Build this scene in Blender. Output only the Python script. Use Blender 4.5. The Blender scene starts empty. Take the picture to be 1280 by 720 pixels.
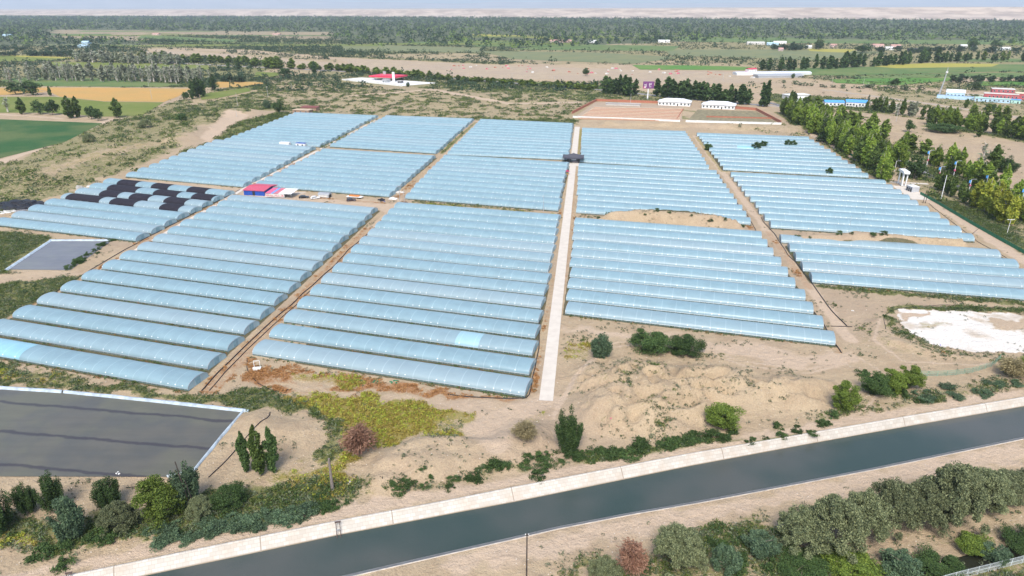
import bpy, math, random
import numpy as np
from mathutils import Vector
R = math.radians
sc = bpy.context.scene
COL = sc.collection
# ------------------------------------------------------------------ camera, sky, sun, exposure
F, CX, CY, CH, HZ = 853.0, 640.0, 360.0, 90.0, 7.0      # focal length (photo pixels), centre, camera height, horizon row
PITCH = math.atan((CY - HZ) / F)
cam = bpy.data.cameras.new('camera'); camo = bpy.data.objects.new('camera', cam); COL.objects.link(camo)
camo.location = (0, 0, CH); camo.rotation_euler = (math.pi / 2 - PITCH, 0, 0)
cam.sensor_width = 36; cam.lens = F / 1280 * 36; cam.clip_start = 1; cam.clip_end = 120000
sc.camera = camo
SUN_EL, SUN_AZ = 52, 186         # azimuth clockwise from +Y: behind the camera, a little to the left
w = bpy.data.worlds.new('World'); sc.world = w; w.use_nodes = True
nt = w.node_tree; bg = nt.nodes['Background']
sky = nt.nodes.new('ShaderNodeTexSky'); sky.sky_type = 'NISHITA'; sky.sun_disc = False
sky.sun_elevation = R(SUN_EL); sky.sun_rotation = R(SUN_AZ); sky.air_density = 1.0; sky.dust_density = 2.0; sky.ozone_density = 1.0
nt.links.new(sky.outputs[0], bg.inputs[0]); bg.inputs[1].default_value = 0.14
sl = bpy.data.lights.new('sun', 'SUN'); sl.energy = 2.2; sl.angle = R(24); sl.color = (1, .95, .88)
so = bpy.data.objects.new('sun', sl); COL.objects.link(so)
az, el = R(SUN_AZ), R(SUN_EL)
sd_ = Vector((math.sin(az) * math.cos(el), math.cos(az) * math.cos(el), math.sin(el)))
so.rotation_euler = sd_.to_track_quat('Z', 'Y').to_euler(); so.location = (0, -50, 150)
sc.view_settings.view_transform = 'Standard'; sc.view_settings.look = 'None'
sc.view_settings.exposure = 0.95; sc.view_settings.gamma = 1
sc.cycles.max_bounces = 6; sc.cycles.diffuse_bounces = 2; sc.cycles.glossy_bounces = 2
sc.cycles.transmission_bounces = 3; sc.cycles.transparent_max_bounces = 10; sc.cycles.volume_bounces = 0
sc.cycles.use_denoising = True
HAZE = 5.2e-5
rng = np.random.default_rng(7)
random.seed(7)

# ------------------------------------------------------------------ pixel <-> ground
cp, sp_ = math.cos(PITCH), math.sin(PITCH)
def px(x, y, z=0.0):
    a, b = x - CX, y - CY
    d = (a, F * cp - b * sp_, -F * sp_ - b * cp)
    t = (z - CH) / d[2]
    return np.array([d[0] * t, d[1] * t])
def hgt(X, Y, ty, z0=0.0):
    """height above z0 of a point over ground (X,Y) that projects to row ty"""
    q = (ty - CY) / F
    # yc = (CH-h)cp - Y sp ; zc = Y cp + (CH-h) sp ; yc = q zc
    A = (Y * sp_ + q * Y * cp) / (cp - q * sp_)
    return CH - A - z0
def depth(X, Y, z=0): return Y * cp + (CH - z) * sp_
def mpp(X, Y, z=0): return depth(X, Y, z) / F       # metres per photo pixel

# ------------------------------------------------------------------ noise
def _h(ix, iy, s):
    n = (ix.astype(np.int64) * 374761393 + iy.astype(np.int64) * 668265263 + s * 2147483647) & 0xffffffff
    n = ((n ^ (n >> 13)) * 1274126177) & 0xffffffff
    return ((n ^ (n >> 16)) & 0xffff) / 65535.0
def vn(x, y, s=0):
    x = np.asarray(x, float); y = np.asarray(y, float)
    ix, iy = np.floor(x), np.floor(y); fx, fy = x - ix, y - iy
    fx = fx * fx * (3 - 2 * fx); fy = fy * fy * (3 - 2 * fy)
    a, b, c, d = _h(ix, iy, s), _h(ix + 1, iy, s), _h(ix, iy + 1, s), _h(ix + 1, iy + 1, s)
    return (a * (1 - fx) + b * fx) * (1 - fy) + (c * (1 - fx) + d * fx) * fy
def fbm(x, y, s=0, o=4):
    t = 0; a = .5; k = 0
    for i in range(o):
        t = t + a * vn(x * 2 ** i, y * 2 ** i, s + i * 17); k += a; a *= .5
    return t / k
def sst(a, b, t):
    t = np.clip((t - a) / (b - a), 0, 1); return t * t * (3 - 2 * t)
def sdist(x, y, P):
    """signed distance to polygon (positive inside)"""
    P = np.asarray(P); ins = np.zeros(x.shape, bool); dm = np.full(x.shape, 1e18)
    n = len(P)
    for i in range(n):
        x0, y0 = P[i]; x1, y1 = P[(i + 1) % n]
        c = ((y0 > y) != (y1 > y))
        with np.errstate(all='ignore'):
            ins ^= c & (x < (x1 - x0) * (y - y0) / (y1 - y0 + 1e-12) + x0)
        dx, dy = x1 - x0, y1 - y0
        t = np.clip(((x - x0) * dx + (y - y0) * dy) / (dx * dx + dy * dy + 1e-9), 0, 1)
        dm = np.minimum(dm, (x - x0 - t * dx) ** 2 + (y - y0 - t * dy) ** 2)
    d = np.sqrt(dm); return np.where(ins, d, -d)
def ldist(x, y, P):
    dm = np.full(x.shape, 1e18)
    for (x0, y0), (x1, y1) in zip(P[:-1], P[1:]):
        dx, dy = x1 - x0, y1 - y0
        t = np.clip(((x - x0) * dx + (y - y0) * dy) / (dx * dx + dy * dy + 1e-9), 0, 1)
        dm = np.minimum(dm, (x - x0 - t * dx) ** 2 + (y - y0 - t * dy) ** 2)
    return np.sqrt(dm)
def W(*pts): return np.array([px(*p) for p in pts])
def sub(x, y, P, m):
    return (x > P[:, 0].min() - m) & (x < P[:, 0].max() + m) & (y > P[:, 1].min() - m) & (y < P[:, 1].max() + m)

# ------------------------------------------------------------------ terrain height
MOUNDS = [  # (polygon, height, ramp m, roughness amplitude, wavelength)
 (W((700,470),(735,440),(800,446),(880,452),(960,462),(1040,470),(1060,492),(1030,515),(930,532),(860,548),(770,556),(712,545),(690,510)), 3.8, 12, 6.5, 7),
 (W((448,612),(470,560),(520,545),(600,545),(640,520),(690,530),(700,560),(640,583),(560,600),(480,618)), 2.6, 6, 1.4, 8),
 (W((735,274),(790,270),(860,272),(930,283),(940,289),(850,282),(770,278)), 4.4, 4, 1.0, 6),
 (W((985,300),(1060,297),(1200,305),(1215,311),(1100,310),(1000,307)), 4.4, 3.5, 1.0, 6),
 (W((740,160),(800,157),(870,161),(965,165),(1010,168),(1030,160),(970,157),(860,155),(745,153)), 3.0, 12, 2.2, 10),
 (W((290,520),(330,505),(410,515),(420,545),(380,570),(330,575),(280,560)), 2.2, 10, .8, 8),
 (W((190,165),(240,142),(320,136),(345,140),(300,150),(262,172),(200,190)), 5.0, 25, 2.0, 20),
 (W((1105,395),(1085,400),(1100,430),(1160,448),(1280,456),(1280,448),(1170,440),(1120,420)), 1.4, 4, .5, 6),
 (W((0,215),(60,195),(130,175),(190,165),(200,180),(120,215),(40,240),(0,250)), 3.0, 18, 2.5, 14),
]
def Z(x, y):
    x = np.atleast_1d(np.asarray(x, float)); y = np.atleast_1d(np.asarray(y, float)); z = np.zeros(x.shape)
    for P, h, ramp, ra, wl in MOUNDS:
        m = sub(x, y, P, 2)
        if not m.any(): continue
        xs, ys = x[m], y[m]
        d = sdist(xs + (vn(xs / 9, ys / 9, 5) - .5) * 4, ys + (vn(xs / 9, ys / 9, 6) - .5) * 4, P)
        k = sst(0, ramp, d)
        rdg = 1 - np.abs(2 * fbm(xs / wl, ys / (wl * .8), 31, 3) - 1)
        z[m] = np.maximum(z[m], k * (h * (.55 + .6 * fbm(xs / 25, ys / 25, 3, 3)) + ra * (rdg - .75)) + k * min(.5, ra * .12) * (np.abs(2 * fbm(xs / 3.2, ys / 2.6, 71, 3) - 1) - .3) * -1.6)
    return z
def zz(x, y): return float(Z(x, y)[0])
def gp(x, y):
    z = 0.0
    for _ in range(10):
        p = px(x, y, z); z = .5 * z + .5 * zz(p[0], p[1])
    p = px(x, y, z); return Vector((p[0], p[1], zz(p[0], p[1])))

# ------------------------------------------------------------------ materials
def _n(nt, t, **k):
    n = nt.nodes.new(t)
    for a, v in k.items(): setattr(n, a, v)
    return n
def newmat(name):
    m = bpy.data.materials.new(name); m.use_nodes = True
    return m, m.node_tree, m.node_tree.nodes['Principled BSDF']
def noise(nt, scale, detail=4, vec=None, rough=.55):
    n = _n(nt, 'ShaderNodeTexNoise'); n.inputs['Scale'].default_value = scale; n.inputs['Detail'].default_value = detail
    n.inputs['Roughness'].default_value = rough
    if vec is not None: nt.links.new(vec, n.inputs['Vector'])
    return n.outputs['Fac']
def mix(nt, f, a, b):
    n = _n(nt, 'ShaderNodeMix', data_type='RGBA')
    for s, v in ((n.inputs[0], f), (n.inputs[6], a), (n.inputs[7], b)):
        if hasattr(v, 'is_linked'): nt.links.new(v, s)
        else: s.default_value = v if not isinstance(v, tuple) else (*v[:3], 1)
    return n.outputs[2]
def mth(nt, op, a, b=None, c=None, clamp=False):
    n = _n(nt, 'ShaderNodeMath', operation=op); n.use_clamp = clamp
    for s, v in zip(n.inputs, (a, b, c)):
        if v is None: continue
        if hasattr(v, 'is_linked'): nt.links.new(v, s)
        else: s.default_value = v
    return n.outputs[0]
def smooth(nt, v, a, b):
    n = _n(nt, 'ShaderNodeMapRange', interpolation_type='SMOOTHSTEP')
    nt.links.new(v, n.inputs[0]); n.inputs[1].default_value = a; n.inputs[2].default_value = b
    return n.outputs[0]
def bump(nt, b, h, dist=.1, st=.5):
    n = _n(nt, 'ShaderNodeBump'); n.inputs['Distance'].default_value = dist; n.inputs['Strength'].default_value = st
    nt.links.new(h, n.inputs['Height']); nt.links.new(n.outputs[0], b.inputs['Normal'])
MATS = {}
def plain(name, c, rough=.7, var=.25, scale=1.5, metal=0, spec=.3):
    """painted or weathered surface: base colour broken up by two noises in world space"""
    if name in MATS: return MATS[name]
    m, nt, b = newmat(name)
    g = _n(nt, 'ShaderNodeNewGeometry').outputs['Position']
    f = noise(nt, scale, 5, g); f2 = noise(nt, scale * .17, 2, g)
    d = tuple(x * (1 - var) for x in c); e = tuple(min(1, x * (1 + var * .5)) for x in c)
    c1 = mix(nt, smooth(nt, f, .3, .7), d, e)
    c2 = mix(nt, mth(nt, 'MULTIPLY', smooth(nt, f2, .4, .65), .35), c1, tuple(x * .8 for x in c))
    nt.links.new(c2, b.inputs['Base Color']); b.inputs['Roughness'].default_value = rough
    b.inputs['Metallic'].default_value = metal; b.inputs['Specular IOR Level'].default_value = spec
    MATS[name] = m; return m
def leafmat(name, c1, c2, tr=.3):
    if name in MATS: return MATS[name]
    m, nt, b = newmat(name)
    g = _n(nt, 'ShaderNodeNewGeometry'); oi = _n(nt, 'ShaderNodeObjectInfo')
    c = mix(nt, g.outputs['Random Per Island'], c1, c2)
    v = mth(nt, 'MULTIPLY_ADD', oi.outputs['Random'], .5, .75)
    hs = _n(nt, 'ShaderNodeHueSaturation'); nt.links.new(c, hs.inputs['Color']); nt.links.new(v, hs.inputs['Value'])
    nt.links.new(hs.outputs[0], b.inputs['Base Color']); b.inputs['Roughness'].default_value = .6
    b.inputs['Specular IOR Level'].default_value = .2
    t = _n(nt, 'ShaderNodeBsdfTranslucent'); nt.links.new(hs.outputs[0], t.inputs[0])
    mx = _n(nt, 'ShaderNodeMixShader'); mx.inputs[0].default_value = tr
    nt.links.new(b.outputs[0], mx.inputs[1]); nt.links.new(t.outputs[0], mx.inputs[2])
    nt.links.new(mx.outputs[0], nt.nodes['Material Output'].inputs[0]); MATS[name] = m; return m

# ------------------------------------------------------------------ object helpers
def tag(o, label=None, cat=None, group=None, kind=None):
    if label: o['label'] = label
    if cat: o['category'] = cat
    if group: o['group'] = group
    if kind: o['kind'] = kind
    return o
def empty(name, loc, rz=0, label=None, cat=None, group=None):
    o = bpy.data.objects.new(name, None); COL.objects.link(o); o.location = loc; o.rotation_euler = (0, 0, rz)
    o.empty_display_size = .5
    return tag(o, label, cat, group)
def npmesh(name, V, Fq, mat, parent=None, smooth_=False, mats=None, mi=None):
    """mesh object from numpy verts and an (n,k) face array"""
    V = np.asarray(V, np.float32); Fq = np.asarray(Fq, np.int32)
    me = bpy.data.meshes.new(name); n, k = Fq.shape
    me.vertices.add(len(V)); me.vertices.foreach_set('co', V.ravel())
    me.loops.add(n * k); me.loops.foreach_set('vertex_index', Fq.ravel())
    me.polygons.add(n); me.polygons.foreach_set('loop_start', np.arange(0, n * k, k, dtype=np.int32))
    me.polygons.foreach_set('loop_total', np.full(n, k, np.int32))
    if smooth_: me.polygons.foreach_set('use_smooth', np.ones(n, bool))
    for m in (mats or [mat]): me.materials.append(m)
    if mi is not None: me.polygons.foreach_set('material_index', np.asarray(mi, np.int32))
    me.update(calc_edges=True)
    o = bpy.data.objects.new(name, me); COL.objects.link(o); o.parent = parent
    return o
class MB:
    """collects boxes, prisms and tubes into one mesh"""
    def __init__(s): s.v = []; s.f = []
    def add(s, V, Fs):
        k = len(s.v); s.v += [tuple(map(float, p)) for p in V]; s.f += [tuple(i + k for i in f) for f in Fs]; return s
    def box(s, x0, x1, y0, y1, z0, z1):
        return s.add([(x0,y0,z0),(x1,y0,z0),(x1,y1,z0),(x0,y1,z0),(x0,y0,z1),(x1,y0,z1),(x1,y1,z1),(x0,y1,z1)],
                     [(3,2,1,0),(4,5,6,7),(0,1,5,4),(1,2,6,5),(2,3,7,6),(3,0,4,7)])
    def tube(s, pts, r, n=8, cap=True):
        pts = [Vector(p) for p in pts]; rs = r if hasattr(r, '__len__') else [r] * len(pts); V = []; Fs = []
        for i, p in enumerate(pts):
            t = (pts[min(i + 1, len(pts) - 1)] - pts[max(i - 1, 0)]).normalized()
            a = t.orthogonal().normalized() if abs(t.z) > .9 else t.cross(Vector((0, 0, 1))).normalized()
            b = t.cross(a)
            for j in range(n):
                q = 2 * math.pi * j / n; V.append(p + (a * math.cos(q) + b * math.sin(q)) * rs[i])
        for i in range(len(pts) - 1):
            for j in range(n):
                Fs.append((i*n+j, i*n+(j+1) % n, (i+1)*n+(j+1) % n, (i+1)*n+j))
        if cap: Fs += [tuple(range(n))[::-1], tuple((len(pts)-1)*n + j for j in range(n))]
        return s.add(V, Fs)
    def prism(s, prof, y0, y1, axis='y'):
        """profile (a,z) extruded along y (or x)"""
        n = len(prof); f = (lambda a, z, t: (a, t, z)) if axis == 'y' else (lambda a, z, t: (t, a, z))
        V = [f(a, z, y0) for a, z in prof] + [f(a, z, y1) for a, z in prof]
        return s.add(V, [tuple(range(n))[::-1], tuple(range(n, 2*n))] + [(i, (i+1) % n, n+(i+1) % n, n+i) for i in range(n)])
    def build(s, name, mat, parent=None, bevel=0, smooth_=False):
        me = bpy.data.meshes.new(name); me.from_pydata(s.v, [], s.f); me.materials.append(mat)
        import bmesh
        bm = bmesh.new(); bm.from_mesh(me); bmesh.ops.recalc_face_normals(bm, faces=bm.faces)
        if bevel: bmesh.ops.bevel(bm, geom=bm.edges[:], offset=bevel, segments=2, affect='EDGES')
        if smooth_:
            for f in bm.faces: f.smooth = True
        bm.to_mesh(me); bm.free()
        o = bpy.data.objects.new(name, me); COL.objects.link(o); o.parent = parent; return o
def copy_tree(o, parent=None):
    c = o.copy(); COL.objects.link(c); c.parent = parent
    for ch in KIDS.get(o.name, []): copy_tree(ch, c)
    return c
KIDS = {}
def reg(o):                                   # remember the children once, so copies stay quick
    ch = [c for c in bpy.data.objects if c.parent == o]
    KIDS[o.name] = ch
    for c in ch: reg(c)
ORD = 'first second third fourth fifth sixth seventh eighth ninth tenth eleventh twelfth thirteenth fourteenth fifteenth sixteenth seventeenth eighteenth nineteenth twentieth'.split()
# ------------------------------------------------------------------ greenhouse blocks (measured row ends: front base corners)
PITCH_ROW = 10.55
BLOCKS = [ # key, L front, L back, R front, R back, n (None = from the pitch), where it is
 ('c3f', (316,444), (492.6,261.7), (655.8,496.8), (697,278), 15, 'the large block left of the concrete road'),
 ('c2f', None, (285,252), (234.7,488.7), (463.8,269), 16, 'the large block right of the square pond'),
 ('c4f', (707,393.3), (717.3,282), (1044,433), (951.5,300), 10, 'the front block right of the concrete road'),
 ('c5f', (1015,354), (977.7,304.3), (1341,381), (1252,324), 5, 'the short block beside the white salt pan'),
 ('c5m', (962.7,285.6), (912,220.7), (1216.8,302.9), (1099.8,228), 10, 'the block reaching the white gate and cabin'),
 ('c4m', (720,266.7), (723,210), (937.8,281.9), (894,217.7), 10, 'the middle block just right of the concrete road'),
 ('c3m', (506,249), (555.5,197), (696.6,264.4), (708.9,206), 10, 'the middle block just left of the concrete road'),
 ('c2m', None, (402,192), (486.6,247), (539.5,200.6), 10, 'the middle block behind the red-roofed shed'),
 ('c1m', (157.6,221.7), (264.7,179.7), (303.8,234.7), (386.4,189.3), 10, 'the block behind the black-netted tunnels'),
 ('c1l', None, (128,230), (170.6,302.5), (279.6,246.4), 8, 'the block behind the square pond'),
 ('c1x', (280,177.8), (366,144.4), (400,184.5), (468.5,148.3), None, 'the far block in front of the brown hut'),
 ('c2x', (413,184.1), (481,148.3), (544.7,192.8), (589.8,152.6), None, 'the far block second from the left'),
 ('c3x', (559,194), (599.5,153), (709.8,200.7), (715,158.5), None, 'the far block left of the dark gate canopy'),
 ('c4x', (724.9,203.5), (727.6,164.5), (886,212.8), (857,168.8), None, 'the far block right of the dark gate canopy'),
 ('c5x', (904.4,213.2), (872,171), (1086,223.4), (1012,176), 11, 'the far block beside the roadside poplars'),
]
ROWS = {}
LEFT2 = px(16.7, 398), px(285, 252)
for key, lf, lb, rf, rb, n, where in BLOCKS:
    rf, rb, lb = px(*rf), px(*rb), px(*lb)
    if key == 'c2f':                                   # front two rows run out of the frame
        step = (LEFT2[1] - LEFT2[0]) / 13; lf = LEFT2[0] - 2 * step
    elif key == 'c1l':
        a = px(14.5, 273); step = (lb - a) / 6; lf = a - step
    elif key == 'c2m':
        v = 79.0 * np.array([math.cos(R(-16.8)), math.sin(R(-16.8))]); lf, lb = rf - v, rb - v
    else: lf = px(*lf)
    if key in ('c3m', 'c4m', 'c5m'):                    # even row pitch
        lb = lf + (lb - lf) / np.hypot(*(lb - lf)) * 10.65 * (n - 1); rb = rf + (rb - rf) / np.hypot(*(rb - rf)) * 10.65 * (n - 1)
    if n is None: n = int(round(np.hypot(*(rb - rf)) / PITCH_ROW)) + 1
    ROWS[key] = [(lf + (lb - lf) * i / (n - 1), rf + (rb - rf) * i / (n - 1)) for i in range(n)]
GW, GH = 7.6, 2.3
def blockpoly(key, m=2.0):
    r = ROWS[key]; u = (r[0][1] - r[0][0]); u = u / np.hypot(*u); v = np.array([-u[1], u[0]])
    return np.array([r[0][0] - u*m - v*m, r[0][1] + u*m - v*m, r[-1][1] + u*m + v*(GW + m), r[-1][0] - u*m + v*(GW + m)])

# ------------------------------------------------------------------ canal lines
FAR_TOP = W((-60,746),(100,716),(300,675),(425,650),(560,625),(640,609),(860,567),(1000,543),(1140,519),(1280,496),(1420,474))
FAR_WAT = np.array([px(x, y, -1.7) for x, y in ((-60,774),(180,720),(300,695),(425,668.5),(560,643),(640,628),(860,583),(1005,556),(1140,532),(1280,508),(1420,485))])
NEAR_TOP = W((250,764),(450,718.5),(600,684),(640,675),(700,661),(790,643.5),(880,628),(1027,600),(1100,586),(1280,549),(1430,520))
CANAL = np.vstack([FAR_TOP, NEAR_TOP[::-1]])

# ------------------------------------------------------------------ land cover
# channels: A = green scrub, yellow weeds, rust weeds, pale track ; B = white crust, tilled soil in the tunnels, woodland floor, grey gravel
PAINT = [
 # far plain, back to front
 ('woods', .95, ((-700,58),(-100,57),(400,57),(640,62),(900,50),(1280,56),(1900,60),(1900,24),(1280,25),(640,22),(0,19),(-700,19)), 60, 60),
 ('veg', .72, ((-700,112),(-700,60),(0,60),(330,76),(345,96),(300,110),(240,110),(120,108),(0,108)), 10, 12),
 ('veg', .62, ((-700,110),(-700,58),(0,57),(420,58),(640,62),(900,50),(1900,55),(1900,100),(1000,95),(900,80),(700,80),(420,78),(300,64),(200,70),(0,100)), 25, 30),
 ('veg', .30, ((60,47),(420,58),(420,40),(60,37)), 30, 20),
 ('veg', .75, ((180,40),(640,60),(640,82),(330,66),(180,55)), 20, 20),
 ('pale', .25, ((190,60),(300,62),(420,72),(640,82),(860,88),(990,92),(960,102),(860,104),(640,98),(420,88),(310,72),(190,66)), 8, 12),
 ('veg', .48, ((330,88),(440,86),(760,112),(760,150),(600,152),(440,145),(330,130)), 8, 8),
 ('veg', .35, ((400,118),(560,112),(740,120),(730,135),(560,140),(420,136)), 8, 8),
 ('veg', .72, ((480,146),(600,150),(720,156),(730,148),(860,150),(860,145),(730,143),(600,140),(470,140)), 4, 5),
 ('veg', .62, ((-400,240),(0,205),(60,180),(130,152),(215,128),(290,108),(345,98),(440,104),(470,138),(380,141),(330,138),(300,149),(255,163),(165,213),(130,224),(60,252),(0,266),(-400,340)), 7, 9),
 ('yel', .5, ((60,215),(120,195),(230,170),(200,180),(110,205),(60,225)), 5, 5),
 ('yel', .45, ((230,120),(330,112),(290,122),(240,132)), 5, 5),
 ('pale', .85, ((250,172),(285,144),(312,145),(290,156),(262,178),(256,179)), 2, 3),
 ('veg', .8, ((265,175),(300,152),(352,139),(365,143),(285,176)), 3, 3),
 ('veg', .8, ((165,215),(225,192),(262,178),(263,182),(200,202),(160,219)), 3, 3),
 ('veg', .42, ((880,152),(980,150),(1010,165),(1090,205),(1130,225),(1105,212),(1000,172),(880,158)), 5, 6),
 ('veg', .95, ((950,116),(1130,127),(1110,142),(990,140)), 5, 6),
 ('veg', .30, ((1020,130),(1400,190),(1400,240),(1180,200),(1060,160)), 12, 12),
 ('veg', .55, ((1090,108),(1400,135),(1400,160),(1100,128)), 8, 8),
 ('veg', .55, ((1060,190),(1140,180),(1300,250),(1420,320),(1300,320),(1190,262),(1120,220)), 5, 6),
 ('veg', .9, ((1150,244),(1165,240),(1230,272),(1400,370),(1400,390),(1280,318),(1215,280),(1185,265)), 2, 4),
 # left foreground strips
 ('veg', .78, ((-300,310),(0,287),(62,298),(50,312),(0,345),(-300,440)), 4, 6),
 ('pale', .5, ((-20,350),(40,335),(120,338),(85,350),(-20,368)), 3, 4),
 ('veg', .9, ((-300,440),(0,352),(75,345),(112,342),(70,368),(20,396),(-100,440),(-300,520)), 3, 4),
 ('veg', .98, ((-200,470),(0,453),(100,474),(235,496),(320,488),(420,497),(400,520),(310,512),(230,503),(100,490),(0,483),(-200,475)), 3, 4),
 ('yel', .55, ((-50,460),(60,470),(120,482),(40,478),(-50,470)), 3, 3),
 ('rust', .85, ((312,452),(420,467),(560,488),(660,500),(655,506),(540,500),(430,494),(335,492),(300,480)), 3, 3),
 ('yel', .6, ((350,462),(450,470),(470,482),(430,486),(360,474)), 3, 3),
 ('pale', .55, ((330,478),(420,485),(560,499),(630,505),(600,540),(630,520),(700,505),(640,560),(590,558),(540,540),(560,510),(420,496)), 2, 4),
 ('yel', .92, ((340,496),(400,490),(470,498),(560,512),(606,530),(600,543),(540,546),(470,560),(440,575),(405,570),(420,530),(380,508)), 3, 4),
 ('veg', .8, ((395,520),(430,525),(430,560),(405,590),(390,570),(415,545)), 2, 3),
 ('veg', .6, ((540,525),(606,528),(600,543),(540,545)), 2, 3),
 ('yel', .5, ((620,540),(660,505),(700,503),(690,525),(640,532)), 3, 4),
 ('yel', .7, ((330,590),(430,570),(470,600),(450,622),(380,640),(310,625)), 3, 5),
 ('veg', .75, ((300,610),(440,600),(450,630),(370,645),(290,640)), 4, 5),
 ('veg', .95, ((-80,640),(60,650),(180,640),(260,610),(380,625),(385,640),(300,660),(190,682),(130,672),(90,695),(0,690),(-80,700)), 2, 3),
 ('yel', .6, ((0,670),(60,668),(100,672),(60,682),(0,685)), 2, 2),
 ('veg', .5, ((480,612),(600,588),(740,570),(900,545),(900,552),(760,580),(600,602),(490,620)), 2, 2),
 ('veg', .28, ((700,410),(760,408),(900,440),(930,470),(1060,500),(900,540),(740,560),(700,500)), 5, 8),
 ('veg', .5, ((960,540),(1060,505),(1160,490),(1280,462),(1280,490),(1160,508),(1000,545)), 2, 3),
 ('yel', .5, ((705,425),(735,430),(732,450),(706,455)), 2, 2),
 ('veg', .38, ((1055,440),(1120,445),(1280,460),(1300,385),(1120,380),(1090,400)), 5, 6),
 ('veg', .8, ((1104,395),(1113,386),(1125,382),(1280,386),(1280,390),(1130,389),(1116,396),(1118,412),(1128,420),(1120,418)), 1.5, 2),
 ('veg', .8, ((1010,356),(1100,362),(1280,377),(1280,382),(1100,368),(1012,360)), 1.5, 2),
 ('veg', .6, ((690,706),(800,690),(860,660),(960,640),(1000,650),(1000,730),(690,730)), 3, 3),
 ('veg', .62, ((740,735),(850,690),(960,690),(1000,700),(1150,716),(1290,672),(1340,690),(1300,735)), 2, 3),
 ('veg', .35, ((1040,700),(1180,660),(1330,600),(1330,660),(1180,705),(1060,720)), 3, 4),
 # tracks
 ('pale', .9, ((560,700),(700,662),(880,630),(1280,552),(1280,580),(1080,610),(860,655),(700,692),(560,720)), 2, 3),
 ('pale', .95, ((-60,730),(100,698),(300,662),(480,622),(640,597),(860,556),(1000,532),(1280,486),(1280,495),(1000,542),(860,566),(640,608),(300,674),(-60,744)), 1.5, 2),
 ('pale', .8, ((705,408),(830,415),(1000,440),(1060,440),(1070,455),(1000,462),(930,450),(820,424),(705,416)), 3, 4),
 ('gravel', .46, ((180,61),(300,62),(420,72),(640,82),(860,88),(990,92),(960,103),(860,106),(640,99),(420,89),(310,73),(190,67)), 10, 12), ('veg', .5, ((190,60),(330,66),(420,74),(430,79),(310,70)), 10, 10),
 ('veg', .62, ((300,104),(430,86),(700,104),(860,120),(860,130),(700,122),(560,112),(430,104),(330,112)), 9, 10), ('veg', .5, ((560,66),(900,78),(1000,88),(900,84),(640,78),(420,70)), 10, 14), ('veg', .55, ((985,96),(1060,104),(1180,112),(1400,120),(1400,112),(1200,102),(1060,95)), 9, 10),
 ('veg', .5, ((760,150),(400,146),(330,128),(340,100),(430,104),(560,112),(760,124)), 9, 10),
 ('white', 1.0, ((1117,389),(1126,386.5),(1200,389),(1290,393),(1400,398),(1400,446),(1282,441.5),(1212,439.5),(1165,430),(1135,415)), 1.0, 1.0),
 ('pale', .85, ((1121,391),(1165,389),(1152,398),(1124,398)), 3, 3), ('yel', .62, ((1140,406),(1185,403),(1198,411),(1150,413)), 3, 3), ('pale', .6, ((1230,402),(1300,398),(1300,412),(1240,412)), 4, 5),
]
LINES = [ # painted along a line: channel, value, half width m, points
 ('veg', .9, 4.5, ((975,141),(1000,157),(1040,182),(1080,208),(1110,226))), ('veg', .8, 5, ((1010,138),(1060,158),(1110,182),(1150,198))), ('veg', .85, 5, ((1165,212),(1215,232),(1300,268))), ('veg', .7, 5, ((1160,158),(1220,166),(1310,182))), ('veg', .6, 4, ((1080,139),(1190,154))),
 ('pale', .95, 3.0, ((1040,150),(1010,166),(1090,208),(1180,262),(1280,325),(1400,400))),
 ('pale', .9, 1.9, ((1062,425),(1015,362),(962,292),(902,214),(869,170))),
 ('rust', .55, 1.6, ((1048,440),(1000,375),(945,295),(893,215))),
 ('rust', .55, 1.6, ((1012,360),(960,290))), ('yel', .75, 2.4, ((905,214),(873,172))),
 ('pale', .75, 1.5, ((262,490),(345,405),(460,290),(500,250),(560,190),(597,151))),
 ('rust', .55, 3.2, ((262,486),(345,405),(460,288))), ('rust', .4, 2.5, ((500,247),(548,196))),
 ('veg', .8, 1.6, ((552,192),(594,153))), ('veg', .8, 1.4, ((404,185),(470,149))),
 ('pale', .75, 8, ((300,238),(400,250),(500,262))), ('pale', .6, 4, ((300,236),(160,226))),
 ('rust', .6, 1.5, ((360,244),(480,254))), ('veg', .75, 2.4, ((520,253),(660,265))), ('yel', .5, 2.0, ((520,254),(690,268))),
 ('rust', .45, 1.8, ((662,499),(700,265),(706,215))), ('rust', .45, 1.3, ((700,400),(716,270),(719,215))),
 ('yel', .7, 1.4, ((716,200),(720,160))), ('yel', .7, 1.4, ((724,200),(726,162))),
 ('rust', .5, 2.0, ((40,385),(130,333),(290,250))), ('rust', .5, 1.6, ((170,305),(282,248),(396,190))),
 ('gravel', .9, 3.5, ((200,78),(425,89),(560,97.5),(680,107),(770,114),(860,124),(975,133))),
 ('gravel', .5, 6, ((1030,112),(1150,128),(1280,148),(1400,170))),
 ('pale', .9, 4, ((0,203),(60,180),(105,161),(140,149),(160,148))), ('pale', .8, 3, ((0,143),(40,145),(75,148))),
 ('veg', .7, 3, ((700,120),(960,150))), ('pale', .7, 5, ((440,120),(540,112),(640,130),(720,128))),
 ('veg', .95, 1.3, ((1000,545),(900,553),(740,575))), ('pale', .7, 4, ((620,560),(600,540),(660,508),(683,500))),
]
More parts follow.
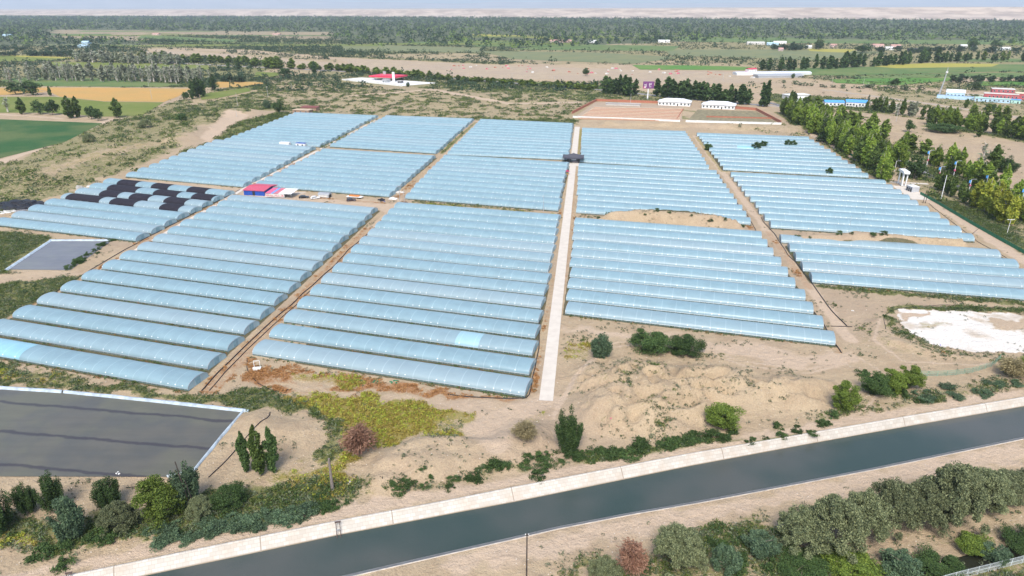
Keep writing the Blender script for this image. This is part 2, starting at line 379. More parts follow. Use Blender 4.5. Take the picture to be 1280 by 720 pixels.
LINES += [('pale', .8, .45, tuple((x + d * .15, y + d) for x, y in P_)) for d, P_ in ((-2.5, ((-60,737),(100,707),(300,669),(480,631),(640,603),(860,562),(1000,538),(1280,491))), (2.2, ((-60,737),(100,707),(300,669),(480,631),(640,603),(860,562),(1000,538),(1280,491))), (0, ((560,706),(700,672),(880,636),(1100,600),(1290,562))), (4.5, ((560,706),(700,672),(880,636),(1100,600),(1290,562))), (0, ((690,520),(720,470),(760,430),(830,420),(930,452),(1010,462),(1070,445))), (5, ((690,520),(720,470),(760,430),(830,420),(930,452),(1010,462),(1070,445))), (0, ((1070,445),(1110,470),(1085,510),(1040,530))), (0, ((1100,400),(1092,425),(1130,452),(1220,456),(1290,452))))]
CH_I = {'veg': 0, 'yel': 1, 'rust': 2, 'pale': 3, 'white': 4, 'tilled': 5, 'woods': 6, 'gravel': 7}
PAINT = [(c, v, W(*P), wp, e) for c, v, P, wp, e in PAINT]
LINES = [(c, v, hw, W(*P)) for c, v, hw, P in LINES]
BP = [blockpoly(b[0], 1.0) for b in BLOCKS]
def cover(x, y):
    A = np.zeros((len(x), 8), np.float32)
    far = y > 640
    A[:, 0] = np.where(far, .30, .10) * (.5 + fbm(x / 60, y / 90, 11, 3))
    def lay(m, c, f, v):
        i = CH_I[c]; a = A[m]
        if c in ('veg', 'yel', 'rust', 'pale', 'white', 'gravel', 'woods'):
            for j in range(8):
                if j != i: a[:, j] *= (1 - f * (.9 if c in ('pale', 'white', 'gravel') else .5))
        a[:, i] = a[:, i] * (1 - f) + v * f; A[m] = a
    for c, v, P, wp, e in PAINT:
        m = sub(x, y, P, wp + e)
        if not m.any(): continue
        xs, ys = x[m], y[m]
        d = sdist(xs + (fbm(xs / wp / 1.5, ys / wp / 1.5, 41, 3) - .5) * wp * 3, ys + (fbm(xs / wp / 1.5, ys / wp / 1.5, 57, 3) - .5) * wp * 3, P)
        lay(m, c, sst(-e * .6, e * .6, d), v)
    for c, v, hw, P in LINES:
        m = sub(x, y, P, hw * 2)
        if not m.any(): continue
        xs, ys = x[m], y[m]
        d = ldist(xs, ys, P) + (fbm(xs / 4, ys / 4, 77, 2) - .5) * hw
        lay(m, c, 1 - sst(hw * .7, hw * 1.3, d), v)
    for P in BP:
        m = sub(x, y, P, 3)
        if m.any():
            f = sst(-.5, 1.0, sdist(x[m], y[m], P)); a = A[m]; a *= (1 - f)[:, None]; a[:, 5] = f; A[m] = a
    return A

# ------------------------------------------------------------------ ground material and sheet
def ground_material():
    m, nt, b = newmat('ground')
    g = _n(nt, 'ShaderNodeNewGeometry').outputs['Position']
    n1 = noise(nt, .5, 6, g, .65); n2 = noise(nt, .06, 4, g); n3 = noise(nt, 2.2, 4, g, .7); n4 = noise(nt, .012, 3, g)
    a1 = _n(nt, 'ShaderNodeAttribute', attribute_name='cover_a'); a2 = _n(nt, 'ShaderNodeAttribute', attribute_name='cover_b')
    s1 = _n(nt, 'ShaderNodeSeparateColor'); s2 = _n(nt, 'ShaderNodeSeparateColor')
    nt.links.new(a1.outputs['Color'], s1.inputs[0]); nt.links.new(a2.outputs['Color'], s2.inputs[0])
    n5 = noise(nt, .17, 6, g, .7)
    c = mix(nt, smooth(nt, n2, .35, .65), (.415, .322, .207), (.355, .275, .178))
    c = mix(nt, mth(nt, 'MULTIPLY', smooth(nt, n5, .42, .68), .5), c, (.30, .215, .135))
    c = mix(nt, mth(nt, 'MULTIPLY', smooth(nt, n1, .55, .72), .45), c, (.50, .39, .275))
    c = mix(nt, mth(nt, 'MULTIPLY', smooth(nt, n3, .45, .7), .45), c, (.26, .185, .125))
    c = mix(nt, mth(nt, 'MULTIPLY', smooth(nt, n4, .45, .6), .35), c, (.33, .25, .19))
    def over(c, att, col, col2, k=.8, lo=.42, hi=.6, fine=.5):
        f = mth(nt, 'ADD', att, mth(nt, 'MULTIPLY', mth(nt, 'SUBTRACT', n1, .5), k))
        f = mth(nt, 'ADD', f, mth(nt, 'MULTIPLY', mth(nt, 'SUBTRACT', n3, .5), k * fine))
        return mix(nt, smooth(nt, f, lo, hi), c, mix(nt, smooth(nt, n3, .35, .65), col, col2))
    c = over(c, s1.outputs[0], (.10, .125, .038), (.20, .185, .075), 1.0, .38, .72, 1.3)
    c = over(c, s1.outputs[1], (.30, .23, .055), (.17, .17, .05), 1.0, .38, .7, 1.2)
    c = over(c, s1.outputs[2], (.24, .10, .04), (.33, .20, .10), 1.2, .35, .75, 1.2)
    c = over(c, a1.outputs['Alpha'], (.48, .37, .27), (.42, .32, .23), .7, .15, .95)
    c = over(c, s2.outputs[0], (.70, .67, .62), (.60, .55, .48), .7, .3, .75)
    c = over(c, s2.outputs[1], (.06, .075, .035), (.13, .10, .06), .7)
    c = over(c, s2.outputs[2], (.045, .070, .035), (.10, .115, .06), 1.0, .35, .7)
    c = over(c, a2.outputs['Alpha'], (.30, .29, .28), (.36, .34, .32), .4)
    n6 = noise(nt, 5.5, 3, g, .8)
    c = mix(nt, mth(nt, 'MULTIPLY', smooth(nt, n6, .53, .66), .45), c, (.20, .15, .10)); c = mix(nt, mth(nt, 'MULTIPLY', mth(nt, 'SUBTRACT', 1.0, smooth(nt, n6, .34, .46)), .4), c, (.55, .44, .32))
    # dry stains and olive algae on the salt crust
    st = mth(nt, 'MULTIPLY', s2.outputs[0], smooth(nt, n2, .52, .64))
    c = mix(nt, mth(nt, 'MULTIPLY', st, .75), c, (.40, .32, .23))
    nt.links.new(c, b.inputs['Base Color']); b.inputs['Roughness'].default_value = .95; b.inputs['Specular IOR Level'].default_value = .1
    bump(nt, b, mth(nt, 'ADD', mth(nt, 'ADD', n1, mth(nt, 'MULTIPLY', n5, 1.2)), mth(nt, 'MULTIPLY', n3, .3)), .9, .8)
    return m
GROUND = ground_material()
def geo(a, b, d0, g, lim):
    o = []; d = d0; p = a
    while abs(p - a) < lim:
        p += math.copysign(d, b); o.append(p); d *= g
    return o
def land(name, X, Y, Fq, dz=0.0):
    A = cover(X, Y); zc = Z(X, Y) + dz
    o = npmesh(name, np.stack([X, Y, zc], 1), Fq, GROUND, smooth_=True)
    me = o.data
    for nm, sl_ in (('cover_a', slice(0, 4)), ('cover_b', slice(4, 8))):
        at = me.color_attributes.new(nm, 'FLOAT_COLOR', 'POINT'); at.data.foreach_set('color', np.ascontiguousarray(A[:, sl_]).ravel())
    return o
def build_ground():
    xs = np.array(geo(-340, -1, 2, 1.035, 40000)[::-1] + list(np.arange(-340, -130, 1.5)) + list(np.arange(-130, 200, .8)) + list(np.arange(200, 470, 1.5)) + geo(470, 1, 2, 1.035, 40000))
    ys = np.array(geo(58, -1, 4, 1.4, 900)[::-1] + list(np.arange(58, 100, 1.4)) + list(np.arange(100, 215, .75)) + list(np.arange(215, 330, 1.4)) + list(np.arange(330, 700, 2.2)) + geo(700, 1, 2.5, 1.022, 28500))
    X, Y = np.meshgrid(xs, ys); nx, ny = len(xs), len(ys); X = X.ravel(); Y = Y.ravel()
    i = np.arange((nx - 1) * (ny - 1)); r, q = i // (nx - 1), i % (nx - 1); a = r * nx + q
    Fq = np.stack([a, a + 1, a + nx + 1, a + nx], 1)
    d = np.full(X.shape, -99.0); m = sub(X, Y, CANAL, 5); d[m] = sdist(X[m], Y[m], CANAL)
    bad = d > -.3
    Fq = Fq[~bad[Fq].any(1)]
    tag(land('ground', X, Y, Fq), kind='structure')
build_ground()
def resample(P, step):
    P = np.asarray(P, float); L = np.r_[0, np.cumsum(np.hypot(*np.diff(P, axis=0).T))]
    t = np.linspace(0, L[-1], max(2, int(L[-1] / step) + 1))
    # smooth cubic-ish through points
    return np.stack([np.interp(t, L, P[:, 0]), np.interp(t, L, P[:, 1])], 1), t
def normals(P):
    T = np.gradient(P, axis=0); T /= np.hypot(*T.T)[:, None]; return np.stack([-T[:, 1], T[:, 0]], 1)
def strip_faces(n, k):
    i = np.arange((n - 1) * (k - 1)); r, q = i // (k - 1), i % (k - 1); a = r * k + q
    return np.stack([a, a + 1, a + k + 1, a + k], 1)
def canal():
    for P, sgn in ((FAR_TOP, 1), (NEAR_TOP, -1)):             # bank shoulders, same soil as the ground
        Q, t = resample(P, 1.5); N = normals(Q) * sgn
        offs = np.array([0, .8, 1.6, 2.4, 3.2])
        V = Q[:, None, :] + N[:, None, :] * offs[None, :, None]
        X, Y = V[..., 0].ravel(), V[..., 1].ravel()
        tag(land('canal_shoulder', X, Y, strip_faces(len(Q), 5), .03), kind='structure')
    # block paving on the far slope
    m, nt, b = newmat('canal_blocks'); uv = _n(nt, 'ShaderNodeUVMap').outputs[0]
    br = _n(nt, 'ShaderNodeTexBrick'); nt.links.new(uv, br.inputs['Vector']); br.inputs['Scale'].default_value = 1
    br.inputs['Brick Width'].default_value = 1.0; br.inputs['Row Height'].default_value = .62; br.inputs['Mortar Size'].default_value = .035
    br.inputs['Color1'].default_value = (.53, .49, .43, 1); br.inputs['Color2'].default_value = (.43, .395, .34, 1); br.inputs['Mortar'].default_value = (.37, .33, .28, 1)
    g = _n(nt, 'ShaderNodeNewGeometry').outputs['Position']; f = noise(nt, .35, 5, g)
    c = mix(nt, mth(nt, 'MULTIPLY', smooth(nt, f, .45, .7), .5), br.outputs[0], (.40, .32, .24))
    sep = _n(nt, 'ShaderNodeSeparateXYZ'); nt.links.new(g, sep.inputs[0])
    c = mix(nt, mth(nt, 'SUBTRACT', 1.0, smooth(nt, sep.outputs[2], -1.72, -1.45)), c, (.20, .15, .09))
    # expansion joints every 24 m
    su = _n(nt, 'ShaderNodeSeparateXYZ'); nt.links.new(uv, su.inputs[0])
    j = mth(nt, 'LESS_THAN', mth(nt, 'FRACT', mth(nt, 'DIVIDE', su.outputs[0], 24.0)), .008)
    c = mix(nt, j, c, (.27, .22, .17))
    nt.links.new(c, b.inputs['Base Color']); b.inputs['Roughness'].default_value = .85
    bump(nt, b, br.outputs['Fac'], .03, -.6)
    Q, t = resample(FAR_TOP, 1.5); wq = np.stack([np.interp(Q[:, 0], FAR_WAT[:, 0], FAR_WAT[:, 0]), np.interp(Q[:, 0], FAR_WAT[:, 0], FAR_WAT[:, 1])], 1)
    N = normals(Q); wdt = np.abs(((wq - Q) * N).sum(1))
    V = []; UV = []
    prof = [(-.0, .03), (.02, .10), (.5, .10), (.52, .02)]       # coping, then the slope
    for i in range(len(Q)):
        for o, z in prof: p = Q[i] - N[i] * o; V.append((p[0], p[1], z)); UV.append((t[i], o))
        for k, z in ((1, -1.7), (1.9, -3.2)):
            p = Q[i] - N[i] * (.52 + (wdt[i] - .52) * k); V.append((p[0], p[1], z)); UV.append((t[i], .5 + wdt[i] * k))
    o = npmesh('canal_lining', V, strip_faces(len(Q), 6), m)
    u = o.data.uv_layers.new(name='UVMap'); li = np.empty(len(o.data.loops), np.int32); o.data.loops.foreach_get('vertex_index', li)
    u.data.foreach_set('uv', np.asarray(UV, np.float32)[li].ravel()); tag(o, kind='structure')
    Q, t = resample(NEAR_TOP, 1.5); N = normals(Q); V = []
    for i in range(len(Q)):
        for q, z in ((-.12, .02), (-.11, .12), (.10, .12), (.12, .0), (4.6, -3.2)): p = Q[i] + N[i] * q; V.append((p[0], p[1], z))
    tag(npmesh('canal_lining', V, strip_faces(len(Q), 5), plain('coping', (.45, .40, .34), .85, .25, .8)), kind='structure')
    # water
    m, nt, b = newmat('canal_water'); g = _n(nt, 'ShaderNodeNewGeometry').outputs['Position']
    nt.links.new(mix(nt, smooth(nt, noise(nt, .03, 3, g), .35, .65), (.036, .056, .050), (.075, .080, .072)), b.inputs['Base Color'])
    b.inputs['Roughness'].default_value = .16; b.inputs['IOR'].default_value = 1.33; bump(nt, b, noise(nt, 1.1, 6, g, .7), .10, .6)
    P = np.vstack([FAR_TOP - normals(FAR_TOP) * .9, (NEAR_TOP + normals(NEAR_TOP) * 1.0)[::-1]])
    mb = MB(); mb.add([(x, y, -1.7) for x, y in P], [tuple(range(len(P)))])
    tag(mb.build('canal_water', m), kind='structure')
canal()

# ------------------------------------------------------------------ roads and paths as sheets
def ribbon(name, P, wd, mat, dz=.04, step=3, wd2=None):
    Q, t = resample(P, step); N = normals(Q); ww = np.linspace(wd, wd2 or wd, len(Q))[:, None] / 2
    V = np.stack([Q - N * ww, Q, Q + N * ww], 1); X, Y = V[..., 0].ravel(), V[..., 1].ravel()
    return tag(npmesh(name, np.stack([X, Y, Z(X, Y) + dz], 1), strip_faces(len(Q), 3)[:, ::-1], mat), kind='structure')
def slabmat():
    m, nt, b = newmat('concrete_slab'); g = _n(nt, 'ShaderNodeNewGeometry').outputs['Position']
    f = noise(nt, .4, 5, g); f2 = noise(nt, 3, 4, g)
    c = mix(nt, smooth(nt, f, .35, .7), (.54, .49, .42), (.49, .44, .375)); c = mix(nt, mth(nt, 'MULTIPLY', smooth(nt, f2, .5, .75), .14), c, (.5, .42, .33))
    mp = _n(nt, 'ShaderNodeMapping'); nt.links.new(g, mp.inputs[0]); mp.inputs['Rotation'].default_value = (0, 0, R(6))
    s = _n(nt, 'ShaderNodeSeparateXYZ'); nt.links.new(mp.outputs[0], s.inputs[0])
    j = mth(nt, 'LESS_THAN', mth(nt, 'FRACT', mth(nt, 'DIVIDE', s.outputs[1], 5.0)), .012)
    nt.links.new(mix(nt, mth(nt, 'MULTIPLY', j, .6), c, (.33, .29, .25)), b.inputs['Base Color']); b.inputs['Roughness'].default_value = .9; return m
SLAB = slabmat()
def quadsheet(name, pts, mat, dz=.06, kind='structure'):
    P = W(*pts); mb = MB(); mb.add([(x, y, dz) for x, y in P], [tuple(range(len(P)))])
    return tag(mb.build(name, mat), kind=kind)
ribbon('concrete_road', W((682.5,501),(721.6,158.5)), 3.45, SLAB, .05, wd2=4.0)
quadsheet('concrete_apron', ((706,207.5),(727.5,208),(727,204),(709,203.5)), SLAB, .058)
quadsheet('concrete_pad', ((1113.5,231.5),(1139,234),(1165,250),(1140.5,249.5)), SLAB, .06)
ribbon('concrete_path', W((1095,226),(1128,228.5),(1160,230)), 3, SLAB, .05)
ribbon('concrete_path', W((118,343),(220,284),(305,236),(397,188.5)), 2.3, SLAB, .05)
ribbon('concrete_path', W((400,186.6),(470,150)), 1.6, SLAB, .05)
quadsheet('concrete_apron', ((303,243),(330,247),(356,249),(376,243),(384,240),(360,240),(330,243),(312,236)), plain('worn_slab', (.5,.42,.33), .9), .045)
asph = plain('asphalt', (.13, .125, .13), .85, .3, .6)
ROAD = W((1420,340),(1330,292),(1190,232),(1158,216),(1105,188),(1050,163),(1000,140),(975,131.5),(955,127))
Q, _ = resample(ROAD, 6)
for _k in range(6): Q[1:-1] = (Q[:-2] + Q[1:-1] * 2 + Q[2:]) / 4
ribbon('asphalt_road', Q, 7.5, asph, .05)
ribbon('road_marking', Q, .25, plain('paint', (.75, .73, .68), .7), .056)
ribbon('asphalt_road', W((200,78),(425,89),(560,97.5),(680,107),(770,114),(860,124),(955,132)), 8, plain('old_asphalt', (.24,.23,.23), .85, .2, .3), .12, 12)

# ------------------------------------------------------------------ fields
def fieldmat(name, c1, c2, rot, row=1.2, contrast=.6):
    m, nt, b = newmat(name); g = _n(nt, 'ShaderNodeNewGeometry').outputs['Position']
    mp = _n(nt, 'ShaderNodeMapping'); nt.links.new(g, mp.inputs[0]); mp.inputs['Rotation'].default_value = (0, 0, R(rot)); mp.inputs['Scale'].default_value = (.12, 1, 1)
    f = noise(nt, .8 / row, 4, mp.outputs[0]); f2 = noise(nt, .02, 4, g); f3 = noise(nt, .5, 5, g, .7)
    c = mix(nt, mth(nt, 'MULTIPLY', smooth(nt, f, .35, .65), contrast), c1, c2)
    c = mix(nt, mth(nt, 'MULTIPLY', smooth(nt, f2, .4, .62), .5), c, tuple(.5 * (x + y) for x, y in zip(c1, (.28, .24, .10))))
    c = mix(nt, mth(nt, 'MULTIPLY', smooth(nt, f3, .5, .7), .4), c, tuple(x * .6 for x in c1))
    nt.links.new(c, b.inputs['Base Color']); b.inputs['Roughness'].default_value = .95; b.inputs['Specular IOR Level'].default_value = .1
    bump(nt, b, f3, .5, .7); return m
FG = fieldmat('crop_dark', (.030, .085, .030), (.045, .11, .035), 30)
FL = fieldmat('crop_light', (.12, .16, .035), (.17, .19, .05), 8)
FO = fieldmat('stubble', (.46, .27, .085), (.38, .24, .09), 6)
FM = fieldmat('crop_mid', (.085, .15, .05), (.13, .17, .06), 10)
FB = fieldmat('crop_bright', (.075, .19, .035), (.11, .20, .05), 10)
FY = fieldmat('crop_yellow', (.34, .30, .06), (.25, .25, .06), 10)
FGY = fieldmat('crop_grey', (.14, .165, .085), (.18, .19, .10), 6)
FIELDS = [
 (FG, ((-260,146),(0,149),(75,152),(128,154),(80,178),(0,198),(-260,235))),
 (FL, ((-150,121),(0,121),(70,121),(130,127),(205,128),(176,145),(130,146),(60,141),(-150,141))),
 (FO, ((24,109.5),(120,109.5),(238,111),(222,121),(205,127.5),(130,126.5),(75,121),(60,114))),
 (FO, ((268,102.5),(318,102.5),(338,104.5),(300,109),(274,109.5))), (FO, ((-150,112),(0,110),(24,110),(60,115),(0,119),(-150,120))),
 (FL, ((-100,70),(30,69.5),(95,72),(70,76),(-100,79))), (FY, ((10,69),(85,71.5),(95,73.5),(20,71))),
 (FL, ((60,77.5),(150,78),(260,82),(262,87),(150,86),(55,82))), (FM, ((20,97),(120,98),(230,106),(200,109),(60,108),(0,101))),
 (FL, ((320,90),(352,91),(345,96),(318,97))), (FL, ((250,118),(310,110),(314,114),(272,123),(252,125))),
 (FM, ((850,46),(975,47),(1040,49),(1300,51),(1300,56),(1000,54),(850,52))),
 (FGY, ((830,62),(1000,62),(1110,65),(1020,76),(930,72),(840,70))), (FM, ((700,55),(850,58),(840,64),(640,62))),
 (FY, ((1010,61),(1070,62),(1060,66),(1012,64))), (FY, ((590,42.5),(700,46),(690,48.5),(590,44.5))),
 (FGY, ((600,64),(750,66),(850,72),(790,80),(640,74))), (FB, ((790,81.5),(870,82),(940,84),(930,88),(800,87))),
 (FM, ((980,85.5),(1120,83),(1250,80.5),(1400,82),(1400,90),(1230,90),(1060,95),(1000,94))),
 (FY, ((1085,82.5),(1160,79.2),(1250,80),(1240,83.5),(1120,85.5))), (FB, ((1036,99.5),(1110,98),(1190,97),(1200,100),(1120,107),(1045,104))),
 (FM, ((1060,95.5),(1180,92),(1280,91),(1290,97),(1180,96.5),(1080,99))), (FB, ((1225,102),(1320,101),(1330,107),(1225,107.5))),
 (FM, ((1190,73.5),(1300,73.5),(1330,78),(1200,77))), (FGY, ((420,55),(600,60),(600,66),(430,64))), (FM, ((180,44),(300,50),(290,53),(170,48))),
]
_r = random.Random(11)
for _k in range(26):
    y = _r.uniform(38, 57); x = _r.uniform(-40, 1280); L_ = _r.uniform(60, 260); h_ = _r.uniform(.5, 1.3) * (1 + (y - 38) / 25)
    FIELDS.append((_r.choice((FL, FM, FGY, FGY, FL, FB)), ((x, y), (x + L_, y + _r.uniform(-.3, .6)), (x + L_ * 1.02, y + h_), (x - L_ * .05, y + h_ * 1.1))))
for i, (m, P) in enumerate(FIELDS): quadsheet('field', P, m, .10 + .012 * i)

# ------------------------------------------------------------------ ponds (water, liner edge)
def pond(pts, edges, wm):
    P = W(*pts); c = P.mean(0)
    mb = MB(); mb.add([(x, y, .10) for x, y in P], [tuple(range(len(P)))]); tag(mb.build('pond_water', wm), kind='structure')
    lm = plain('pond_liner', (.40, .47, .52), .5, .3, .7)
    for a, b_, wd in edges:
        a, b_ = px(*a), px(*b_); t = (b_ - a) / np.hypot(*(b_ - a)); n = np.array([-t[1], t[0]])
        if ((c - a) * n).sum() < 0: n = -n
        k = max(2, int(np.hypot(*(b_ - a)) / 2)); V = []
        for i in range(k + 1):
            p = a + (b_ - a) * i / k; jt = (vn(np.array([p[0] * .7]), np.array([p[1] * .7]), 9)[0] - .5) * wd * .7
            for o, z in ((wd * .45 + jt, .02), (.1 + jt * .5, .62), (-.5 * wd, .55), (-wd, -.15)): q = p - n * (o - wd * .3); V.append((q[0], q[1], z))
        tag(npmesh('pond_liner', V, strip_faces(k + 1, 4), lm, smooth_=True), kind='structure')
def pondmat(name, c1, c2, rough, bars):
    m, nt, b = newmat(name); g = _n(nt, 'ShaderNodeNewGeometry').outputs['Position']
    c = mix(nt, smooth(nt, noise(nt, .12, 5, g), .35, .65), c1, c2); c = mix(nt, mth(nt, 'MULTIPLY', smooth(nt, noise(nt, .045, 4, g), .45, .62), .5), c, tuple(x * y for x, y in zip(c2, (1.25, 1.3, 1.0))))
    ms = _n(nt, 'ShaderNodeMapping'); nt.links.new(g, ms.inputs[0]); ms.inputs['Rotation'].default_value = (0, 0, R(10)); ms.inputs['Scale'].default_value = (.12, 1, 1)
    c = mix(nt, mth(nt, 'MULTIPLY', smooth(nt, noise(nt, .5, 5, ms.outputs[0], .65), .42, .66), .22), c, tuple(x * y for x, y in zip(c1, (.8, .74, .68))))
    mp = _n(nt, 'ShaderNodeMapping'); nt.links.new(g, mp.inputs[0]); mp.inputs['Rotation'].default_value = (0, 0, R(8))
    s = _n(nt, 'ShaderNodeSeparateXYZ'); nt.links.new(mp.outputs[0], s.inputs[0])
    if bars:                                            # folds of the liner under the shallow water
        yy = mth(nt, 'ADD', mth(nt, 'DIVIDE', s.outputs[1], 11.0), mth(nt, 'MULTIPLY', noise(nt, .15, 3, g), .22))
        k = mth(nt, 'ABSOLUTE', mth(nt, 'SUBTRACT', mth(nt, 'FRACT', yy), .5))
        c = mix(nt, mth(nt, 'MULTIPLY', mth(nt, 'SUBTRACT', 1.0, smooth(nt, k, .02, .07)), .75), c, tuple(x * .38 for x in (.10, .085, .10)))
    nt.links.new(c, b.inputs['Base Color']); b.inputs['Roughness'].default_value = rough; b.inputs['IOR'].default_value = 1.33
    bump(nt, b, noise(nt, 2.5, 3, g), .03, .3); return m
pond(((-120,476),(0,486),(80,491),(190,502),(305,514.5),(276,547),(244,588),(209,596.5),(0,596),(-160,594)),
     (((-120,474),(0,484.5),.8), ((0,484.5),(80,489.5),.8), ((82,489.5),(190,500.5),.8), ((190,500.5),(313,514),.8), ((307,513.5),(277,548),.5), ((277,548),(244,589),.45), ((244,589),(209,597),.2)),
     pondmat('shallow_pond', (.084, .084, .074), (.104, .098, .080), .28, True))
pond(((8,337),(63,301),(140,301),(116,318),(88,338)), (((5,339),(63,300.8),.9), ((63,300.8),(142,300.6),.8)), pondmat('pond_water', (.12, .115, .125), (.14, .135, .14), .25, False))
# ditch at the lower right corner
ribbon('ditch_water', W((1110,735),(1160,718),(1215,703),(1290,686),(1380,668)), 3.2, pondmat('ditch_water', (.012,.014,.01), (.02,.02,.015), .12, False), .05)

# ------------------------------------------------------------------ far bluff and mountains
def bluff():
    us = np.linspace(-500, 1780, 420); V = []; rows = 13
    for i, u in enumerate(us):
        by = np.interp(u, [-500, 0, 640, 1280, 1780], [17.5, 18.6, 22.2, 25.6, 28]); ty = np.interp(u, [-500, 0, 640, 1280, 1780], [14.6, 14.2, 12.2, 9.2, 7.5])
        p = px(u, by); D = np.hypot(*p); d = p / D; h = hgt(p[0], p[1] * 1.08, ty)
        for k in range(rows):
            t = k / 8 if k <= 8 else 1
            q = p + d * (D * .08 * t if k <= 8 else D * (.08 + .16 * (k - 8)))
            gl = abs(2 * vn(np.array([q[0] / 90.]), np.array([t * 1.5]), 3)[0] - 1) * .55 + fbm(np.array([q[0] / 400.]), np.array([q[1] / 400.]), 8, 3)[0] * .3
            z = h * max(0, min(1, t ** .8 * (1 - gl * 4 * t * (1 - t)))) * (1 + (fbm(np.array([q[0] / 600.]), np.array([0.3]), 5, 3)[0] - .5) * .12) if k else -1
            V.append((q[0], q[1], z))
    m, nt, b = newmat('bluff'); g = _n(nt, 'ShaderNodeNewGeometry').outputs['Position']
    mp = _n(nt, 'ShaderNodeMapping'); nt.links.new(g, mp.inputs[0]); mp.inputs['Scale'].default_value = (1, .3, 8)
    f = noise(nt, .006, 6, mp.outputs[0], .65)
    nt.links.new(mix(nt, smooth(nt, f, .38, .62), (.46, .375, .295), (.28, .22, .175)), b.inputs['Base Color']); b.inputs['Roughness'].default_value = 1
    tag(npmesh('bluff_hills', V, strip_faces(len(us), rows)[:, ::-1], m, smooth_=True), kind='structure')
def mountains():
    us = np.linspace(-320, 1600, 240); V = []; Dm = 26000
    for u in us:
        ty = 3.5 - 7 * math.exp(-((u - 230) / 190) ** 2) - 3 * math.exp(-((u - 1090) / 220) ** 2) + (fbm(np.array([u / 70.]), np.array([.5]), 21, 4)[0] - .5) * 5
        x = (u - CX) / F * Dm * 1.06
        h = hgt(x, Dm, ty)
        for yy, z in ((Dm - 3500, -1), (Dm - 1500, h * .45), (Dm, h), (Dm + 3000, -1)):
            V.append((x, yy, max(-1, z)))
    tag(npmesh('mountains', V, strip_faces(len(us), 4)[:, ::-1], plain('far_rock', (.30, .27, .25), 1, .2, .001), smooth_=True), kind='structure')
bluff(); mountains()
mb = MB(); mb.box(-46000, 46000, -3000, 33000, -5, 520)
m = bpy.data.materials.new('haze'); m.use_nodes = True; nt = m.node_tree; nt.nodes.clear()
out = nt.nodes.new('ShaderNodeOutputMaterial'); pv = nt.nodes.new('ShaderNodeVolumePrincipled'); nt.links.new(pv.outputs[0], out.inputs['Volume'])
pv.inputs['Color'].default_value = (.74, .87, 1, 1); pv.inputs['Density'].default_value = HAZE; pv.inputs['Anisotropy'].default_value = 0.0
hz = mb.build('haze', m); tag(hz, kind='stuff')
# ------------------------------------------------------------------ tunnel greenhouses
def filmmat(name, tint, bay, transp=.22, rough=.32):
    m, nt, b = newmat(name)
    tc = _n(nt, 'ShaderNodeTexCoord'); oi = _n(nt, 'ShaderNodeObjectInfo'); s = _n(nt, 'ShaderNodeSeparateXYZ'); nt.links.new(tc.outputs['Object'], s.inputs[0])
    g = _n(nt, 'ShaderNodeNewGeometry')
    f = noise(nt, .25, 4, g.outputs['Position']); f2 = noise(nt, 1.3, 4, g.outputs['Position'], .65)
    dusty = tuple(x * .5 + y * .5 for x, y in zip(tint, (.42, .45, .46)))
    c = mix(nt, smooth(nt, f, .38, .66), tint, tuple(x * .9 for x in tint))
    c = mix(nt, mth(nt, 'MULTIPLY', smooth(nt, oi.outputs['Random'], .55, 1.0), .55), c, dusty)
    c = mix(nt, mth(nt, 'MULTIPLY', smooth(nt, f2, .55, .8), .4), c, dusty)
    # lashing straps over every hoop
    k = mth(nt, 'ABSOLUTE', mth(nt, 'SUBTRACT', mth(nt, 'FRACT', mth(nt, 'DIVIDE', s.outputs[0], bay)), .5))
    strap = mth(nt, 'GREATER_THAN', k, .5 - .075 / bay)
    c = mix(nt, mth(nt, 'MULTIPLY', strap, .13), c, (.7, .74, .76))
    # clip masks sun glints painted white into the film colour, dropped at random
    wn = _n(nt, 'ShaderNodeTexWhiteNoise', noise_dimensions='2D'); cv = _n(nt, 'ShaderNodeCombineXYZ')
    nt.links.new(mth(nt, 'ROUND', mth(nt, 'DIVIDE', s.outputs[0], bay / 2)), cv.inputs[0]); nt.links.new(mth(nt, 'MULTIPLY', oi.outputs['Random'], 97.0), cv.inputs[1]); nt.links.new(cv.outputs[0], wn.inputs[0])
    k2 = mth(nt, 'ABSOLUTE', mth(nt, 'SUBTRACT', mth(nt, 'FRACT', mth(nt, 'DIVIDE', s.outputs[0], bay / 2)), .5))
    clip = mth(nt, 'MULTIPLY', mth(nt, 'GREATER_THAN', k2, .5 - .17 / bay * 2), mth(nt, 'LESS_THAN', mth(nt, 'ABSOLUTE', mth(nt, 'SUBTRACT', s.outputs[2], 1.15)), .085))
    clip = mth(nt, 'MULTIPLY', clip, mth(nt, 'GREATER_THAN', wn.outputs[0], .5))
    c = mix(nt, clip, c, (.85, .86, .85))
    nt.links.new(c, b.inputs['Base Color']); b.inputs['Roughness'].default_value = rough; b.inputs['Specular IOR Level'].default_value = .5
    f3 = noise(nt, .9, 5, tc.outputs['Object'], .6); bump(nt, b, mth(nt, 'ADD', f2, mth(nt, 'MULTIPLY', f3, 1.5)), .10, .5)
    t = _n(nt, 'ShaderNodeBsdfTransparent'); t.inputs[0].default_value = (.72, .86, .88, 1)
    fac = mth(nt, 'MULTIPLY', mth(nt, 'SUBTRACT', 1.0, mth(nt, 'MULTIPLY', strap, .4)), transp)
    mx = _n(nt, 'ShaderNodeMixShader'); nt.links.new(fac, mx.inputs[0]); nt.links.new(b.outputs[0], mx.inputs[1]); nt.links.new(t.outputs[0], mx.inputs[2])
    nt.links.new(mx.outputs[0], nt.nodes['Material Output'].inputs[0]); return m
BAY = 4.4
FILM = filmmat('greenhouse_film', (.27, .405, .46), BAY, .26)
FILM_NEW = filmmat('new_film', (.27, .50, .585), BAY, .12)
SKIRT = filmmat('skirt_film', (.17, .27, .27), BAY / 3, .5)
